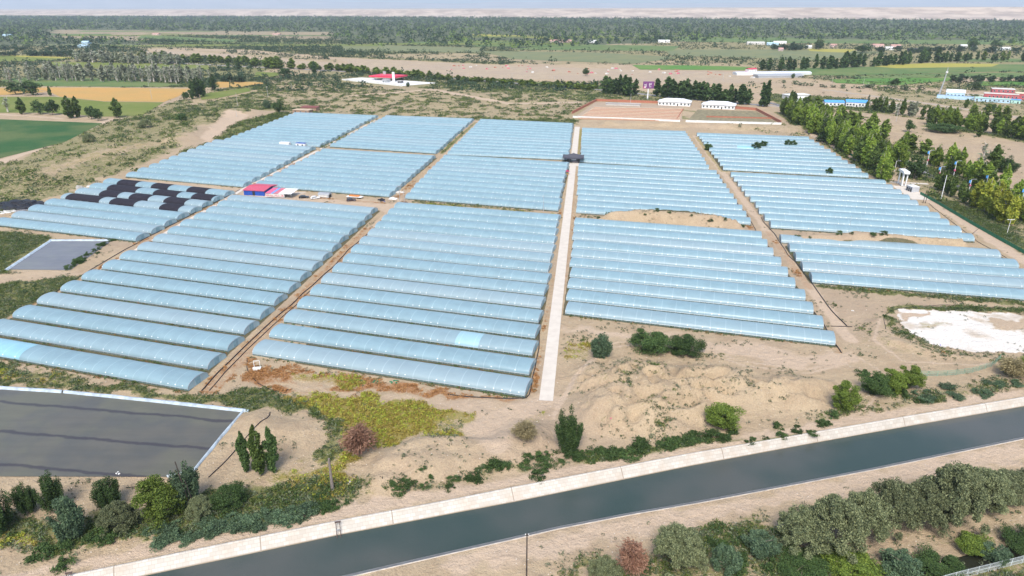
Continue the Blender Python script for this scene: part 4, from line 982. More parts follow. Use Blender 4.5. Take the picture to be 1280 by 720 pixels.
for i, (k, x, b, t, wd, l) in enumerate([
 ('pop', 247, 122, 97, 10, 'tallest dark poplar of the clump right of the ochre field'), ('pop', 241, 124, 99, 8, 'dark poplar at the left of the clump right of the ochre field'),
 ('pop', 254, 121, 98, 9, 'dark poplar second from right in the clump by the ochre field'), ('pop', 267, 113, 92, 9, 'dark poplar right of the clump with bare grey trees'), ('pop', 250, 119, 95, 10, 'dark poplar at the back of the clump by the ochre field'),
 ('mround', 233, 125, 114, 9, 'small round bush beside the dark poplar clump'), ('popm', 147, 147, 122, 14, 'lone leafy tree where the field path ends'),
 ('popm', 63, 120, 107, 5, 'slim dark tree alone at the edge of the ochre field'), ('mround', 41, 119, 101, 20, 'dark leafy tree left of the slim one by the ochre field'), ('mround', 20, 118, 103, 18, 'dark tree with bare tops at far left of the ochre field'),
 ('fbare', 15, 112, 88, 8, 'bare grey poplar above the far left dark tree'), ('fbare', 30, 117, 90, 8, 'bare grey poplar between two dark trees at far left'), ('fbare', 10, 140, 121, 9, 'bare grey poplar at the left edge of the light green field'),
 ('popm', 28, 143, 121, 11, 'grey-green tree in the light green field, leftmost clump'), ('mround', 50, 143, 126, 14, 'dark tree in the middle clump of the light green field'), ('mround', 66, 144, 125, 16, 'grey tree in the middle clump of the light green field'),
 ('popm', 88, 148, 119, 14, 'tall tree in the right clump of the light green field'), ('popm', 98, 147, 120, 11, 'second tall tree in the right clump of the light green field'), ('mround', 115, 149, 131, 14, 'low tree at the end of the light green field clumps'), ('mround', 123, 151, 136, 12, 'last low bush of the light green field clumps'),
 ('tam', 182, 160, 149, 18, 'dark grey bush on the slope beside the dark green field'), ('mround', 228, 153, 141, 14, 'round bush on the bare hill above the far left block'), ('tam', 112, 178, 166, 16, 'grey bush low on the slope beside the dark green field'),
 ('will', 334, 136, 122, 10, 'tree left of the brown hut'), ('mround', 349, 141, 126, 14, 'leafy tree touching the brown hut'), ('mround', 357, 95, 84, 14, 'round dark tree near the highway bend'), ('fpop', 393, 92, 76, 8, 'dark narrow poplar beside the highway'), ('fpop', 299, 88, 74, 6, 'dark narrow poplar above the small ochre field'), ('fpop', 286, 87, 77, 6, 'shorter dark poplar above the small ochre field'),
 ('mround', 510, 109, 103, 5, 'tiny dark tree at the corner of the petrol station yard'), ('mround', 732, 95, 85, 8, 'dark twin tree on the sandy strip'), ('bush', 1032, 178, 167, 22, 'dense dark green bush at the corner of the far right block'), ('bush', 1106, 223, 210, 20, 'dark bush left of the white gate'), ('mround', 1142, 223, 197, 26, 'broad grey-green tree behind the white gate'),
 ('mround', 1118, 108, 98, 11, 'round dark tree in front of the bright fields'), ('mround', 1220, 113, 102, 10, 'round dark tree behind the red building'), ('popm', 1240, 214, 180, 20, 'tall dark tree with open crown on the bare land at right'), ('elm', 1256, 215, 192, 30, 'broad dark tree beside the tall open one at right'), ('fbare', 1225, 213, 178, 14, 'bare tree left of the tall open one at right'),
 ('mround', 1136, 165, 150, 12, 'grey bush in the bare land behind the belt'), ('bush', 1178, 166, 154, 40, 'wide dark thicket on the bare land'), ('popm', 1223, 171, 158, 8, 'small poplar before the right grove'), ('popm', 1207, 135, 123, 7, 'small tree in front of the pale blue wall'), ('mround', 1236, 142, 128, 14, 'rounded tree before the red building'),
 ('fround', 991, 63, 52, 6, 'dark narrow tree by the far farm buildings'), ('mround', 1023, 62, 50, 12, 'tall round tree among far farm buildings'), ('mround', 1078, 66, 56, 20, 'wide dark tree left of the far village'), ('mround', 1215, 62, 48, 12, 'dark tall tree by the far village at right'), ('mround', 1245, 60, 50, 14, 'dark tree at the far right village'), ('mround', 991, 98, 92, 5, 'small dark tree at the end of the long white sheds')]):
    tree(k, x, b, t, wd, l, 'poplar' if k in ('pop', 'popm', 'fpop', 'fbare') else 'bush' if 'bush' in l else 'tree')
belt('fround', ((965,62),(985,63),(1005,62)), 14, 11, 12, 8, 'yellow-green tree in the clump beside the far farm buildings', 'clump by the far farms', 'tree')
belt('fround', ((1080,64),(1130,66),(1165,64),(1260,66)), 26, 11, 13, 14, 'dark tree around the far village', 'trees around the far village', 'tree')
belt('fbush', ((975,104),(1010,107),(1050,110),(1110,111),(1160,114)), 16, 4, 8, 5, 'grey bush along the dirt road before the bright fields', 'grey bushes along the dirt road', 'bush')
belt('fround', ((1190,104),(1240,103),(1290,102)), 14, 9, 9, 4, 'green tree in the row beyond the red building', 'row beyond the red building', 'tree')
belt('fround', ((560,50),(640,52),(720,52),(860,50),(900,52)), 22, 11, 14, 30, 'dark tree standing along the far field edges', 'trees along the far field edges', 'tree')
# --- stuff: scrub, weeds, far woods (nobody could count these)
def in_view(x, y, m=1.12): return np.abs(x) < (y * cp + CH * sp_) * (640 / F) * m + 12
def scatter(name, mat, chan, dens, y0, y1, nleaf, leaf, rad, hh, elong, thr=.35, fall=0.0, cap=16000, everywhere=False, nsc=7):
    """tufts over the painted cover of one channel: dens per square metre at y0, thinning with distance"""
    rg = np.random.default_rng(sum(map(ord, name)) + len(name)); XX = []; YY = []
    src = [P for c, v, P, wp, e in PAINT if c == chan] + [P for c, v, hw, P in LINES if c == chan]
    if everywhere: src = [np.array([(-90, y0), (90, y0), (y1 * .85, y1), (-y1 * .85, y1)])]
    for P in src:
        xa, xb, ya, yb = P[:, 0].min() - 4, P[:, 0].max() + 4, max(y0, P[:, 1].min() - 4), min(y1, P[:, 1].max() + 4)
        if yb <= ya: continue
        xa, xb = max(xa, -yb * .95 - 60), min(xb, yb * .95 + 60); n = int(min(400000, dens * (xb - xa) * (yb - ya)))
        if n <= 0: continue
        x, y = rg.uniform(xa, xb, n), rg.uniform(ya, yb, n); k = in_view(x, y) & (rg.uniform(0, 1, n) < (y0 / y) ** fall); XX.append(x[k]); YY.append(y[k])
    x, y = np.concatenate(XX), np.concatenate(YY)
    A = cover(x, y); a = A[:, CH_I[chan]] * (1 - A[:, 5]) * (1 - A[:, 3]) * (1 - np.clip(A[:, 4] + A[:, 7], 0, 1))
    pr = sst(thr, thr + .5, a + (fbm(x / nsc, y / nsc, 91, 3) - .5) * 1.1)
    bad = np.zeros(len(x), bool); m = sub(x, y, CANAL, 5); bad[m] = sdist(x[m], y[m], CANAL) > -2.5
    for P in KEEP:
        m = sub(x, y, P, 1)
        if m.any(): bad[m] |= sdist(x[m], y[m], P) > -.5
    sel = np.where((rg.uniform(0, 1, len(x)) < pr) & ~bad)[0]
    if len(sel) > cap: sel = rg.choice(sel, cap, False)
    x, y = x[sel], y[sel]; z = Z(x, y); n = len(x); s = rg.uniform(.5, 1.4, n) ** 1.3
    d = rg.normal(size=(n, nleaf, 3)); d[..., 2] = np.abs(d[..., 2]); d /= np.linalg.norm(d, axis=2)[..., None]
    d *= rg.uniform(.3, 1, (n, nleaf, 1)) ** .5
    c = np.stack([x, y, z], 1)[:, None, :] + d * (s[:, None, None] * np.array([rad, rad, hh])); c[..., 2] += .05
    V, Fq = quads(c.reshape(-1, 3), np.repeat(leaf * s ** .5, nleaf), rg, elong)
    if len(Fq): tag(npmesh(name, V, Fq, mat), kind='stuff')
    print('scatter', name, n)
STATION = [W((671,504),(694,504),(726,156),(717,156)), W((424,98.5),(452,96),(550,104),(506,113),(424,104)), W((700,150),(742,125),(980,134),(985,158),(850,156),(710,150)), W((975,128),(1010,145),(1000,146),(965,130))]
KEEP = STATION + [W((-120,476),(0,484),(80,489),(190,500),(307,514),(276,548),(244,589),(209,597),(0,597),(-160,595)), W((5,338),(62,300),(142,300),(116,318),(88,339))] + [W(*P) for _, P in FIELDS[:16]] + BP
scatter('green_scrub', G_SCR, 'veg', 1.1, 88, 330, 22, .22, .65, .6, 1.8, .36, .6, 24000)
scatter('dark_scrub', G_PINE, 'veg', .40, 88, 330, 26, .26, 1.0, .9, 1.6, 0.50, .6, 8000)
scatter('grey_scrub', G_GREY, 'veg', .6, 88, 330, 18, .22, .7, .6, 2.2, .36, .6, 13000)
scatter('yellow_weeds', G_DRY, 'yel', 2.2, 88, 330, 20, .2, .55, .6, 2.4, .38, .5, 7000)
scatter('yellow_green_weeds', G_YEL, 'yel', 1.4, 88, 330, 20, .22, .65, .7, 2.0, .40, .5, 6000)
scatter('rust_weeds', G_RUST, 'rust', 2.0, 100, 420, 16, .2, .5, .35, 2.4, .30, .5, 7000)
scatter('belt_undergrowth', G_SCR, 'veg', .07, 300, 620, 30, .5, 1.6, 2.0, 1.4, .60, 0, 2500)
scatter('sparse_tufts', G_GREY, 'veg', .6, 88, 330, 14, .18, .45, .4, 2.0, .06, 0.2, 9000, True)
scatter('sparse_dark_tufts', G_PINE, 'veg', .3, 88, 400, 16, .2, .5, .4, 1.8, .22, 0.2, 5000, True)
scatter('hill_scrub', G_SCR, 'veg', .09, 330, 900, 12, .6, 1.4, 1.1, 1.5, .40, .4, 13000)
scatter('hill_scrub', G_GREY, 'veg', .08, 330, 1000, 12, .55, 1.4, 1.1, 1.6, .40, .4, 13000)
scatter('dark_hill_scrub', G_PINE, 'veg', .05, 330, 1000, 14, .7, 1.8, 1.5, 1.4, .48, .4, 6500)
KEEP = STATION + [W(*P) for _, P in FIELDS]
scatter('plain_scrub', G_FAR, 'veg', .006, 800, 2400, 9, 1.7, 3.6, 2.2, 1.4, .36, .5, 8000, False, 35)
scatter('plain_scrub', G_GREY, 'veg', .006, 800, 2400, 9, 1.5, 3.4, 1.8, 1.4, .36, .5, 8000, False, 35)
scatter('plain_trees', G_FAR, 'veg', .0022, 800, 2400, 16, 2.0, 4.0, 6.5, 1.3, .40, 0, 3600, False, 60)
KEEP = []
scatter('distant_woods', G_FAR, 'woods', .0012, 1400, 6500, 11, 4.6, 6.5, 11, 1.3, .45, .35, 13000, False, 170)
scatter('distant_woods', G_MID, 'woods', .0005, 1400, 6500, 11, 4.6, 6.5, 10, 1.3, .55, .35, 5000, False, 170)

def stones(n):
    rg = np.random.default_rng(3); y = rg.uniform(88, 260, n); x = rg.uniform(-1, 1, n) * (y * .85 + 30); A = cover(x, y)
    k = (A[:, 5] < .1) & (A[:, 4] < .3) & (fbm(x / 12, y / 12, 61, 3) > .42); x, y = x[k], y[k]
    for P in [CANAL] + [W((-120,476),(0,484),(190,500),(307,514),(244,589),(209,597),(-160,595))]: k = sdist(x, y, P) < -1; x, y = x[k], y[k]
    z = Z(x, y); s = rg.uniform(.05, .16, len(x)); T = np.array([(1,0,0),(-.5,.87,0),(-.5,-.87,0),(0,0,.8),(0,0,-.5)]); a = rg.uniform(0, 6.28, len(x)); c, sn = np.cos(a), np.sin(a)
    V = np.stack([np.stack([x + s * (t[0] * c - t[1] * sn), y + s * (t[0] * sn + t[1] * c), z + s * t[2] + .01], 1) for t in T], 1).reshape(-1, 3)
    f = np.array([(0,1,3),(1,2,3),(2,0,3)]); Fq = (np.arange(len(x))[:, None, None] * 5 + f[None]).reshape(-1, 3)
    m, nt, b = newmat('stone'); g = _n(nt, 'ShaderNodeNewGeometry'); nt.links.new(mix(nt, g.outputs['Random Per Island'], (.16, .125, .09), (.62, .56, .48)), b.inputs['Base Color']); b.inputs['Roughness'].default_value = .9
    tag(npmesh('stones', V, Fq, m), kind='stuff')
stones(16000)

def row_weeds():
    """weeds in the narrow strips between the tunnels"""
    rg = np.random.default_rng(12); X = []; Y = []
    for k, rows in ROWS.items():
        for a, b in rows:
            d = b - a; L = np.hypot(*d); u = d / L; v = np.array([-u[1], u[0]]); dens = 1.5 if a[1] < 260 else .7
            if a[1] > 480: continue
            n = int(L * dens); t = rg.uniform(0, L, n); o = -rg.uniform(.25, 1.7, n); k_ = fbm(t / 9 + a[0], o * 0 + a[1], 5, 3) > .36
            X.append((a[0] + u[0] * t + v[0] * o)[k_]); Y.append((a[1] + u[1] * t + v[1] * o)[k_])
    x, y = np.concatenate(X), np.concatenate(Y); k = in_view(x, y); x, y = x[k], y[k]; n = len(x)
    for j, (nm, mt) in enumerate((('row_weeds', G_SCR), ('row_weeds', G_PINE), ('dry_row_weeds', G_RUST))):
        q = rg.uniform(0, 1, n); s_ = (q < .4) if j == 0 else ((q >= .3) & (q < .75)) if j == 1 else (q > .8)
        m = s_.sum(); d = rg.normal(size=(m, 9, 3)); d[..., 2] = np.abs(d[..., 2]); d /= np.linalg.norm(d, axis=2)[..., None]
        c = np.stack([x[s_], y[s_], x[s_] * 0 + .05], 1)[:, None, :] + d * np.array([.55, .35, .45]) * rg.uniform(.4, 1.1, (m, 1, 1))
        V, Fq = quads(c.reshape(-1, 3), .24, rg, 1.7); tag(npmesh(nm, V, Fq, mt), kind='stuff')
row_weeds()
# ------------------------------------------------------------------ buildings, vehicles, poles, fences, pipes
WHITE = plain('white_paint', (.72, .72, .70), .6, .15, 1.2); OFFW = plain('off_white', (.6, .58, .54), .7, .2)
BLUE = plain('blue_sheet', (.020, .075, .36), .5, .2); SKYB = plain('sky_blue_sheet', (.10, .34, .72), .5, .2)
REDS = plain('red_sheet', (.52, .055, .085), .5, .2); PINKR = plain('faded_red_sheet', (.55, .16, .20), .6, .25)
BRICK = plain('brick', (.40, .16, .10), .9, .3, 2); TAN = plain('tan_earth', (.48, .37, .26), .9, .25); DARK = plain('dark_opening', (.03, .032, .036), .6, .3)
GLASS = plain('window_glass', (.05, .065, .08), .15, .3); CONC = plain('concrete', (.45, .43, .40), .9, .2); GREYM = plain('grey_sheet', (.36, .37, .38), .6, .2)
BLACKM = plain('black_plastic', (.018, .018, .022), .55, .3); WOODD = plain('dark_wood', (.06, .048, .04), .8, .3); STEEL = plain('steel', (.42, .43, .44), .45, .15, 3, .4)
PURP = plain('purple_panel', (.16, .05, .17), .5, .2); CREAM = plain('cream_wall', (.66, .58, .42), .8, .15); REDW = plain('red_wall', (.42, .10, .11), .8, .2)
PBLUE = plain('pale_blue_wall', (.45, .62, .74), .8, .15); GREENN = plain('green_net', (.03, .17, .085), .7, .3); MINT = plain('mint_wall', (.42, .66, .58), .8, .15)
TYRE = plain('tyre', (.02, .02, .02), .8, .2); ORANGE = plain('orange_sheet', (.55, .20, .05), .7, .25); PINK = plain('pink_cloth', (.60, .12, .22), .7, .2)
def frame_at(a, b):
    p, q = gp(*a), gp(*b); d = q - p; return p, math.atan2(d.y, d.x), math.hypot(d.x, d.y)
def hpx(a, top): p = gp(*a); return hgt(p.x, p.y, top, p.z)
def roof_mb(kind, L, D, h, rise, ov=.4, t=.18):
    mb = MB(); x0, x1, y0, y1 = -ov, L + ov, -ov, D + ov
    if kind == 'flat': mb.box(x0, x1, y0, y1, h, h + rise)
    elif kind == 'mono': mb.prism([(y0, h), (y1, h + rise), (y1, h + rise + t), (y0, h + t)], x0, x1, 'x')
    elif kind == 'gable': mb.prism([(y0, h - .05), (D / 2, h + rise), (y1, h - .05), (y1, h + t), (D / 2, h + rise + t), (y0, h + t)], x0, x1, 'x')
    elif kind == 'gablex': mb.prism([(x0, h - .05), (L / 2, h + rise), (x1, h - .05), (x1, h + t), (L / 2, h + rise + t), (x0, h + t)], y0, y1)
    elif kind == 'hip':
        k = min(L, D) * .5
        mb.add([(x0,y0,h),(x1,y0,h),(x1,y1,h),(x0,y1,h),(x0,y0,h+t),(x1,y0,h+t),(x1,y1,h+t),(x0,y1,h+t),(k,D/2,h+rise),(L-k,D/2,h+rise)],
               [(3,2,1,0),(0,1,5,4),(1,2,6,5),(2,3,7,6),(3,0,4,7),(4,5,9,8),(5,6,9),(6,7,8,9),(7,4,8)])
    elif kind == 'barrel':
        pr = [(D / 2 - math.cos(math.pi * i / 10) * (D / 2 + ov), h + math.sin(math.pi * i / 10) * rise) for i in range(11)]
        mb.prism(pr, x0, x1, 'x')
    return mb
def house(name, label, cat, a, b, D, h, roof, rise, wm, rm, wins=0, winw=.9, winh=1.1, winz=1.0, door=None, group=None, ov=.4, sidewin=0):
    p, rz, L = frame_at(a, b); o = empty(name, p, rz, label, cat, group)
    MB().box(0, L, 0, D, -.3, h).build('wall', wm, o); roof_mb(roof, L, D, h + .01, rise, ov).build('roof', rm, o)
    for i in range(wins):
        x = L * (i + .5) / wins
        if door is not None and i == door: continue
        f = MB().box(x - winw / 2 - .08, x + winw / 2 + .08, -.06, .05, winz - .08, winz + winh + .08).build('window', WHITE, o)
        MB().box(x - winw / 2, x + winw / 2, -.09, -.02, winz, winz + winh).build('pane', GLASS, f)
    if door is not None:
        x = L * (door + .5) / max(1, wins); MB().box(x - .55, x + .55, -.08, .05, 0, min(2.1, h - .2)).build('door', DARK, o)
    for i in range(sidewin):
        y = D * (i + .5) / sidewin; MB().box(-.08, .03, y - .5, y + .5, winz, winz + winh).build('window', GLASS, o)
    return o, L
# blue shed with red roof, canopy stall
o, L = house('storage_shed', 'blue shed with a faded red roof beside the white concrete path', 'shed', (305.2,243.8), (331,245.2), 13, 2.6, 'gable', .8, BLUE, plain('shed_red', (.50,.09,.14), .6, .25), ov=.35)
MB().box(L * .42, L * .54, -.08, .05, 0, 2.3).build('door', DARK, o)
MB().box(L - .02, L + .08, 8.5, 12.9, .1, 2.6).build('side_panel', WHITE, o); MB().box(-.4, L + .4, 6.3, 6.7, 3.52, 3.66).build('ridge_cap', REDS, o)
p, rz, L = frame_at((332,247.2), (356,248.2)); o = empty('canopy_stall', p, rz, 'open canopy with red, pink, blue and white roof sheets beside the red-roofed shed', 'canopy')
for i, (x0, x1, m) in enumerate(((0, .3, PINK), (.3, .42, SKYB), (.42, .68, PINKR), (.68, 1.35, WHITE))): MB().prism([(0, 2.35), (9, 2.9), (9, 2.98), (0, 2.43)], L * x0, L * x1 - .04, 'x').build('roof_sheet', m, o)
for x in (.1, L * .45, L * .9, L * 1.33):
    for y in (.3, 8.7): MB().tube([(x, y, 0), (x, y, 2.4)], .07, 6).build('post', STEEL, o)
bn = MB().box(0, L, -.12, -.02, .5, 2.2).build('banner', OFFW, o)
mb = MB()
for k in range(16): x = L * (.03 + .06 * k); mb.box(x, x + random.uniform(.15, .45), -.16, -.125, random.uniform(.6, 1.0), random.uniform(1.2, 2.1))
mb.build('lettering', REDS, bn)
def car(name, label, x, y, head, paint, cat='car', ln=4.4, van=False, group=None):
    p = gp(x, y); o = empty(name, p, head, label, cat, group); w_, h1, h2 = .88, .85, (1.75 if van else 1.45); l = ln / 2
    pr = [(-l, .35), (l, .35), (l, .72), (l * .92, h1), (l * .45, h1 + .06), (l * .15, h2), (-l * (.85 if van else .55), h2), (-l * .9, h1 + .08), (-l, h1 - .05)]
    MB().prism(pr, -w_, w_).build('body', paint, o, bevel=.06)
    gl = [(l * .40, h1 + .08), (l * .13, h2 - .07), (-l * (.8 if van else .52), h2 - .07), (-l * .82, h1 + .10)]
    for s in (-1, 1): MB().prism(gl, s * w_ - .012 if s > 0 else -w_ - .012, s * w_ + .012 if s > 0 else -w_ + .012).build('side_window', GLASS, o)
    MB().add([(l*.455,-.7,h1+.1),(l*.455,.7,h1+.1),(l*.18,.62,h2-.04),(l*.18,-.62,h2-.04)], [(0,1,2,3)]).build('windscreen', GLASS, o)
    for sx in (-.6, .6):
        for s in (-1, 1): t = MB().tube([(sx * l, s * (w_ - .16), .33), (sx * l, s * (w_ + .02), .33)], .33, 12).build('wheel', TYRE, o); MB().tube([(sx * l, s * (w_ + .02), .33), (sx * l, s * (w_ + .035), .33)], .19, 10).build('rim', STEEL, t)
    for s in (-1, 1): MB().box(l - .03, l + .02, s * .62 - .18, s * .62 + .18, .58, .72).build('headlight', WHITE, o)
    return o
car('parked_car', 'black car parked beside the canopy stall', 380, 247.6, R(12), plain('car_black', (.02, .02, .024), .25, .2), ln=5)
car('parked_car', 'white car parked right of the black car', 394, 248.6, R(20), plain('car_white', (.75, .75, .74), .25, .1))
car('parked_car', 'dark brown van parked by the flatbed trailer with orange load', 439, 251.4, R(20), plain('car_brown', (.07, .045, .05), .3, .2), 'van', 4.6, True)
car('moving_car', 'blue vehicle driving on the far highway', 707, 109.8, R(-6), plain('car_blue', (.03, .07, .4), .3, .2), ln=6, van=True)
p, rz, L = frame_at((398,247.2), (411,248)); o = empty('trailer_shed', p, rz, 'low grey shed with round roof beside the white car', 'shed')
MB().box(0, L, 0, 3.4, .2, 1.7).build('wall', GREYM, o); roof_mb('barrel', L, 3.4, 1.7, .8, .15).build('roof', STEEL, o); MB().box(L - .02, L + .07, .5, 2.9, .2, 1.6).build('opening', DARK, o); MB().box(L * .05, L * .9, -.07, .03, .5, 1.4).build('window_strip', OFFW, o)
p, rz, L = frame_at((433,247.8), (452,249)); o = empty('flatbed_trailer', p, rz, 'white flatbed trailer loaded with orange sheets', 'trailer')
MB().box(0, L, 0, 2.4, .7, 1.0).build('deck', WHITE, o); MB().box(L * .15, L * .8, .3, 2.1, 1.0, 1.5).build('load', ORANGE, o)
for x in (.15, .75, .88):
    for y in (.05, 2.2): MB().tube([(L * x, y, .4), (L * x, y + .25, .4)], .4, 10).build('wheel', TYRE, o)
def heap(name, label, x, y, w_, h, mat, cat, n=14, group=None):
    p = gp(x, y); mb = MB(); rg = random.Random(x * 7 + y)
    for _ in range(n):
        a, q = rg.uniform(0, 6.28), rg.uniform(0, 1) ** .7; s = rg.uniform(.12, .3) * w_ * .6; c = (math.cos(a) * q * w_ / 2, math.sin(a) * q * w_ / 3)
        zt = h * (1 - .6 * q) * rg.uniform(.6, 1)
        k = len(mb.v); ring = [(c[0] + math.cos(i * 1.05) * s * rg.uniform(.7, 1.2), c[1] + math.sin(i * 1.05) * s * rg.uniform(.5, 1.0)) for i in range(6)]
        mb.add([(u, v, -.1) for u, v in ring] + [(c[0] + (u - c[0]) * .7, c[1] + (v - c[1]) * .7, zt * rg.uniform(.75, 1.05)) for u, v in ring], [tuple(range(6, 12))] + [(i, (i + 1) % 6, 6 + (i + 1) % 6, 6 + i) for i in range(6)])
    o = mb.build(name, mat); o.location = p; o.rotation_euler = (0, 0, rg.uniform(-.4, .2)); return tag(o, label, cat, group)
heap('rubbish_heap', 'heap of dark odds and ends at the tunnel end by the dirt track', 478, 250.5, 5, 1.2, BLACKM, 'heap')
heap('rubbish_heap', 'white bags heaped at the corner of the dirt track', 491, 248.6, 5, 1.0, WHITE, 'heap')
heap('rubbish_heap', 'second pile of pale sheets higher up the dirt track', 499, 240.5, 5, .9, OFFW, 'heap')
heap('rubbish_heap', 'brown dirt and blue sack pile behind the twin poles', 505, 254, 5, 1.0, plain('brown_dirt', (.2, .11, .07), .9), 'heap')
heap('blue_sack', 'blue sack lying by the dark heap', 480, 252, 1.5, .8, BLUE, 'sack', 4)
heap('tarp_pile', 'long pile covered with black tarpaulin at left edge', 24, 257, 22, 2.6, BLACKM, 'tarpaulin', 60)
heap('sack_pile', 'white sacks on the ground below the black tarpaulin', 8, 265, 9, .8, OFFW, 'sacks', 16)
heap('sack_pile', 'grey rubble pile right of the black tarpaulin', 28, 264, 7, .9, plain('rubble', (.25, .24, .24), .9), 'rubble', 16)
heap('sack_pile', 'white sacks at the end of the netted tunnels', 110, 233.5, 4, 1.2, WHITE, 'sacks', 8)
heap('litter', 'white bucket-like litter beside the big pond edge', 299, 562, .8, .3, WHITE, 'litter', 3)
heap('litter', 'white plastic sheet floating near the pond rim', 149, 592, 1.6, .5, WHITE, 'litter', 5)
heap('litter', 'pink rag lying on the sand heap', 764, 523, .6, .3, PINK, 'rag', 3)
heap('litter', 'white and orange litter beside the grey stump pole', 437, 603, 1.8, .4, OFFW, 'litter', 6)
heap('litter', 'black rubbish bag on the sandy bank', 477, 597, .9, .5, BLACKM, 'bag', 3)
heap('litter', 'white sheet on the sand above the salt pan', 1066, 388.5, 1.6, .3, WHITE, 'litter', 3)
heap('litter', 'lilac sack on the white salt pan', 1175, 431.5, 1.2, .5, plain('lilac', (.35, .33, .6), .7), 'sack', 3)
heap('concrete_panel', 'grey concrete slab stood beside the netted tunnels', 101, 236, 6, 2.6, CONC, 'slab', 5)
# cabins and huts
for a, b, l in (((349.5,183), (361.5,183.6), 'plain white cabin between two left blocks'), ((370,184), (381,184.6), 'white cabin with dark window between two left blocks')):
    house('site_cabin', l, 'cabin', a, b, 2.6, 2.7, 'flat', .18, WHITE, BLUE if 'window' in l else WHITE, 2 if 'window' in l else 0, 1.1, 1.1, 1.0, None, ov=.1)
house('brown_hut', 'flat-roofed brown hut behind the far left block', 'hut', (366,141.2), (386,142), 8, 2.6, 'flat', .3, plain('mud_wall', (.33,.22,.15), .9), TAN, 3, 1.2, 1.2, .8, 0)
house('brown_hut', 'dark red roof shed behind the flat brown hut', 'shed', (376,138.2), (395,139), 7, 2.8, 'mono', .8, plain('mud_wall', (.33,.22,.15), .9), plain('dark_red', (.2,.07,.06), .8))
p = gp(1139.6, 240.6); q = gp(1148.4, 240.4); o = empty('site_cabin', p, math.atan2(q.y - p.y, q.x - p.x), 'grey-white cabin with dark doors on the concrete pad by the white gate', 'cabin'); L = (q - p).length
MB().box(0, L, 0, 5.2, 0, 2.7).build('wall', plain('cabin_white', (.42,.43,.45), .6, .1), o); MB().box(-.12, L + .12, -.12, 5.32, 2.71, 2.9).build('roof', WHITE, o)
for y in (.5, 2.1, 3.7): MB().box(-.08, .03, y, y + 1.0, .1, 2.0).build('door', DARK, o)
# white double-column gate
p = gp(1124.5, 229.5); q = gp(1129.2, 233); d = q - p; o = empty('entrance_gate', p, math.atan2(d.y, d.x), 'white entrance gate of paired columns with a heavy top beam', 'gate'); L = d.length; hg = hpx((1125, 229.5), 211)
for x in (0, L):
    for y in (-.9, .9): MB().box(x - .32, x + .32, y - .28, y + .28, 0, hg - 1.4).build('column', WHITE, o)
MB().prism([(-1.3, hg - 1.4), (L + 1.3, hg - 1.4), (L + 1.6, hg - .6), (L + .9, hg), (-.9, hg), (-1.6, hg - .6)], -1.5, 1.5).build('beam', WHITE, o, .08); MB().box(-.7, L + .7, -1.0, 1.0, 0, .5).build('plinth', CONC, o)
# dark canopy across the concrete road
p, rz, L = frame_at((708.5,203.6), (724.5,204)); o = empty('gate_canopy', p, rz, 'dark grey canopy with upswept eaves spanning the concrete road', 'canopy'); D = 7
hc = hpx((716, 204), 198.2)
for x in (.5, L - .5):
    for y in (.5, D - .5): MB().box(x - .28, x + .28, y - .28, y + .28, 0, hc + .2).build('post', DARK, o)
rf = plain('dark_roof', (.075, .075, .09), .7, .25); V = []; nx, ny = 13, 7; ox, oy = 2.6, 2.0
for j in range(ny):
    for i in range(nx):
        u, v = i / (nx - 1) * 2 - 1, j / (ny - 1) * 2 - 1; x = L / 2 + u * (L / 2 + ox); y = D / 2 + v * (D / 2 + oy)
        e = max(abs(u) * .85, abs(v)); V.append((x, y, hc + 2.6 * (1 - e) ** 1.15 + .6 * abs(u) ** 6 + .12))
k = len(V); V += [(x, y, z - .14) for x, y, z in V]; f1 = strip_faces(ny, nx); b_ = []
for i in range(nx - 1): b_ += [(i, i + 1, k + i + 1, k + i), ((ny-1)*nx + i, k + (ny-1)*nx + i, k + (ny-1)*nx + i + 1, (ny-1)*nx + i + 1)]
for j in range(ny - 1): b_ += [(j*nx, k + j*nx, k + (j+1)*nx, (j+1)*nx), (j*nx + nx-1, (j+1)*nx + nx-1, k + (j+1)*nx + nx-1, k + j*nx + nx-1)]
npmesh('roof', V, np.vstack([f1, f1[:, ::-1] + k, b_]), rf, o)
MB().box(3.6, 7.6, 1.0, 1.3, 0, 1.1).build('barrier', plain('barrier_grey', (.2,.18,.2), .7), o); MB().box(.3, 2.6, 1.2, 5, 0, 2.2).build('booth', plain('booth_dark', (.05,.06,.07), .5), o); MB().box(L - 2.2, L - .3, 1.2, 4.5, 0, 2.2).build('booth', plain('booth_dark', (.05,.06,.07), .5), o)
p = gp(702.5, 203.4); o = empty('swing_barrier', p, 0, 'thin dark barrier post left of the canopy', 'barrier'); MB().tube([(0, 0, 0), (0, 0, 3.2)], .08, 6).build('post', DARK, o); MB().box(-.3, 2.4, -.25, .25, 0, .9).build('base', BLACKM, o)
p = gp(709, 218); o = empty('flower_stand', p, 0, 'dark red parasol over a tan stand left of the concrete road', 'parasol'); MB().add([(math.cos(i * .785) * 1.6, math.sin(i * .785) * 1.6, 1.9) for i in range(8)] + [(0, 0, 2.7)], [(i, (i + 1) % 8, 8) for i in range(8)]).build('parasol_top', plain('crimson', (.32, .03, .08), .7), o); MB().tube([(0, 0, 0), (0, 0, 2.6)], .06, 6).build('pole', WOODD, o); MB().box(-.7, .7, -.6, .6, 0, 1.0).build('stand', plain('tan_box', (.42, .27, .10), .8), o)
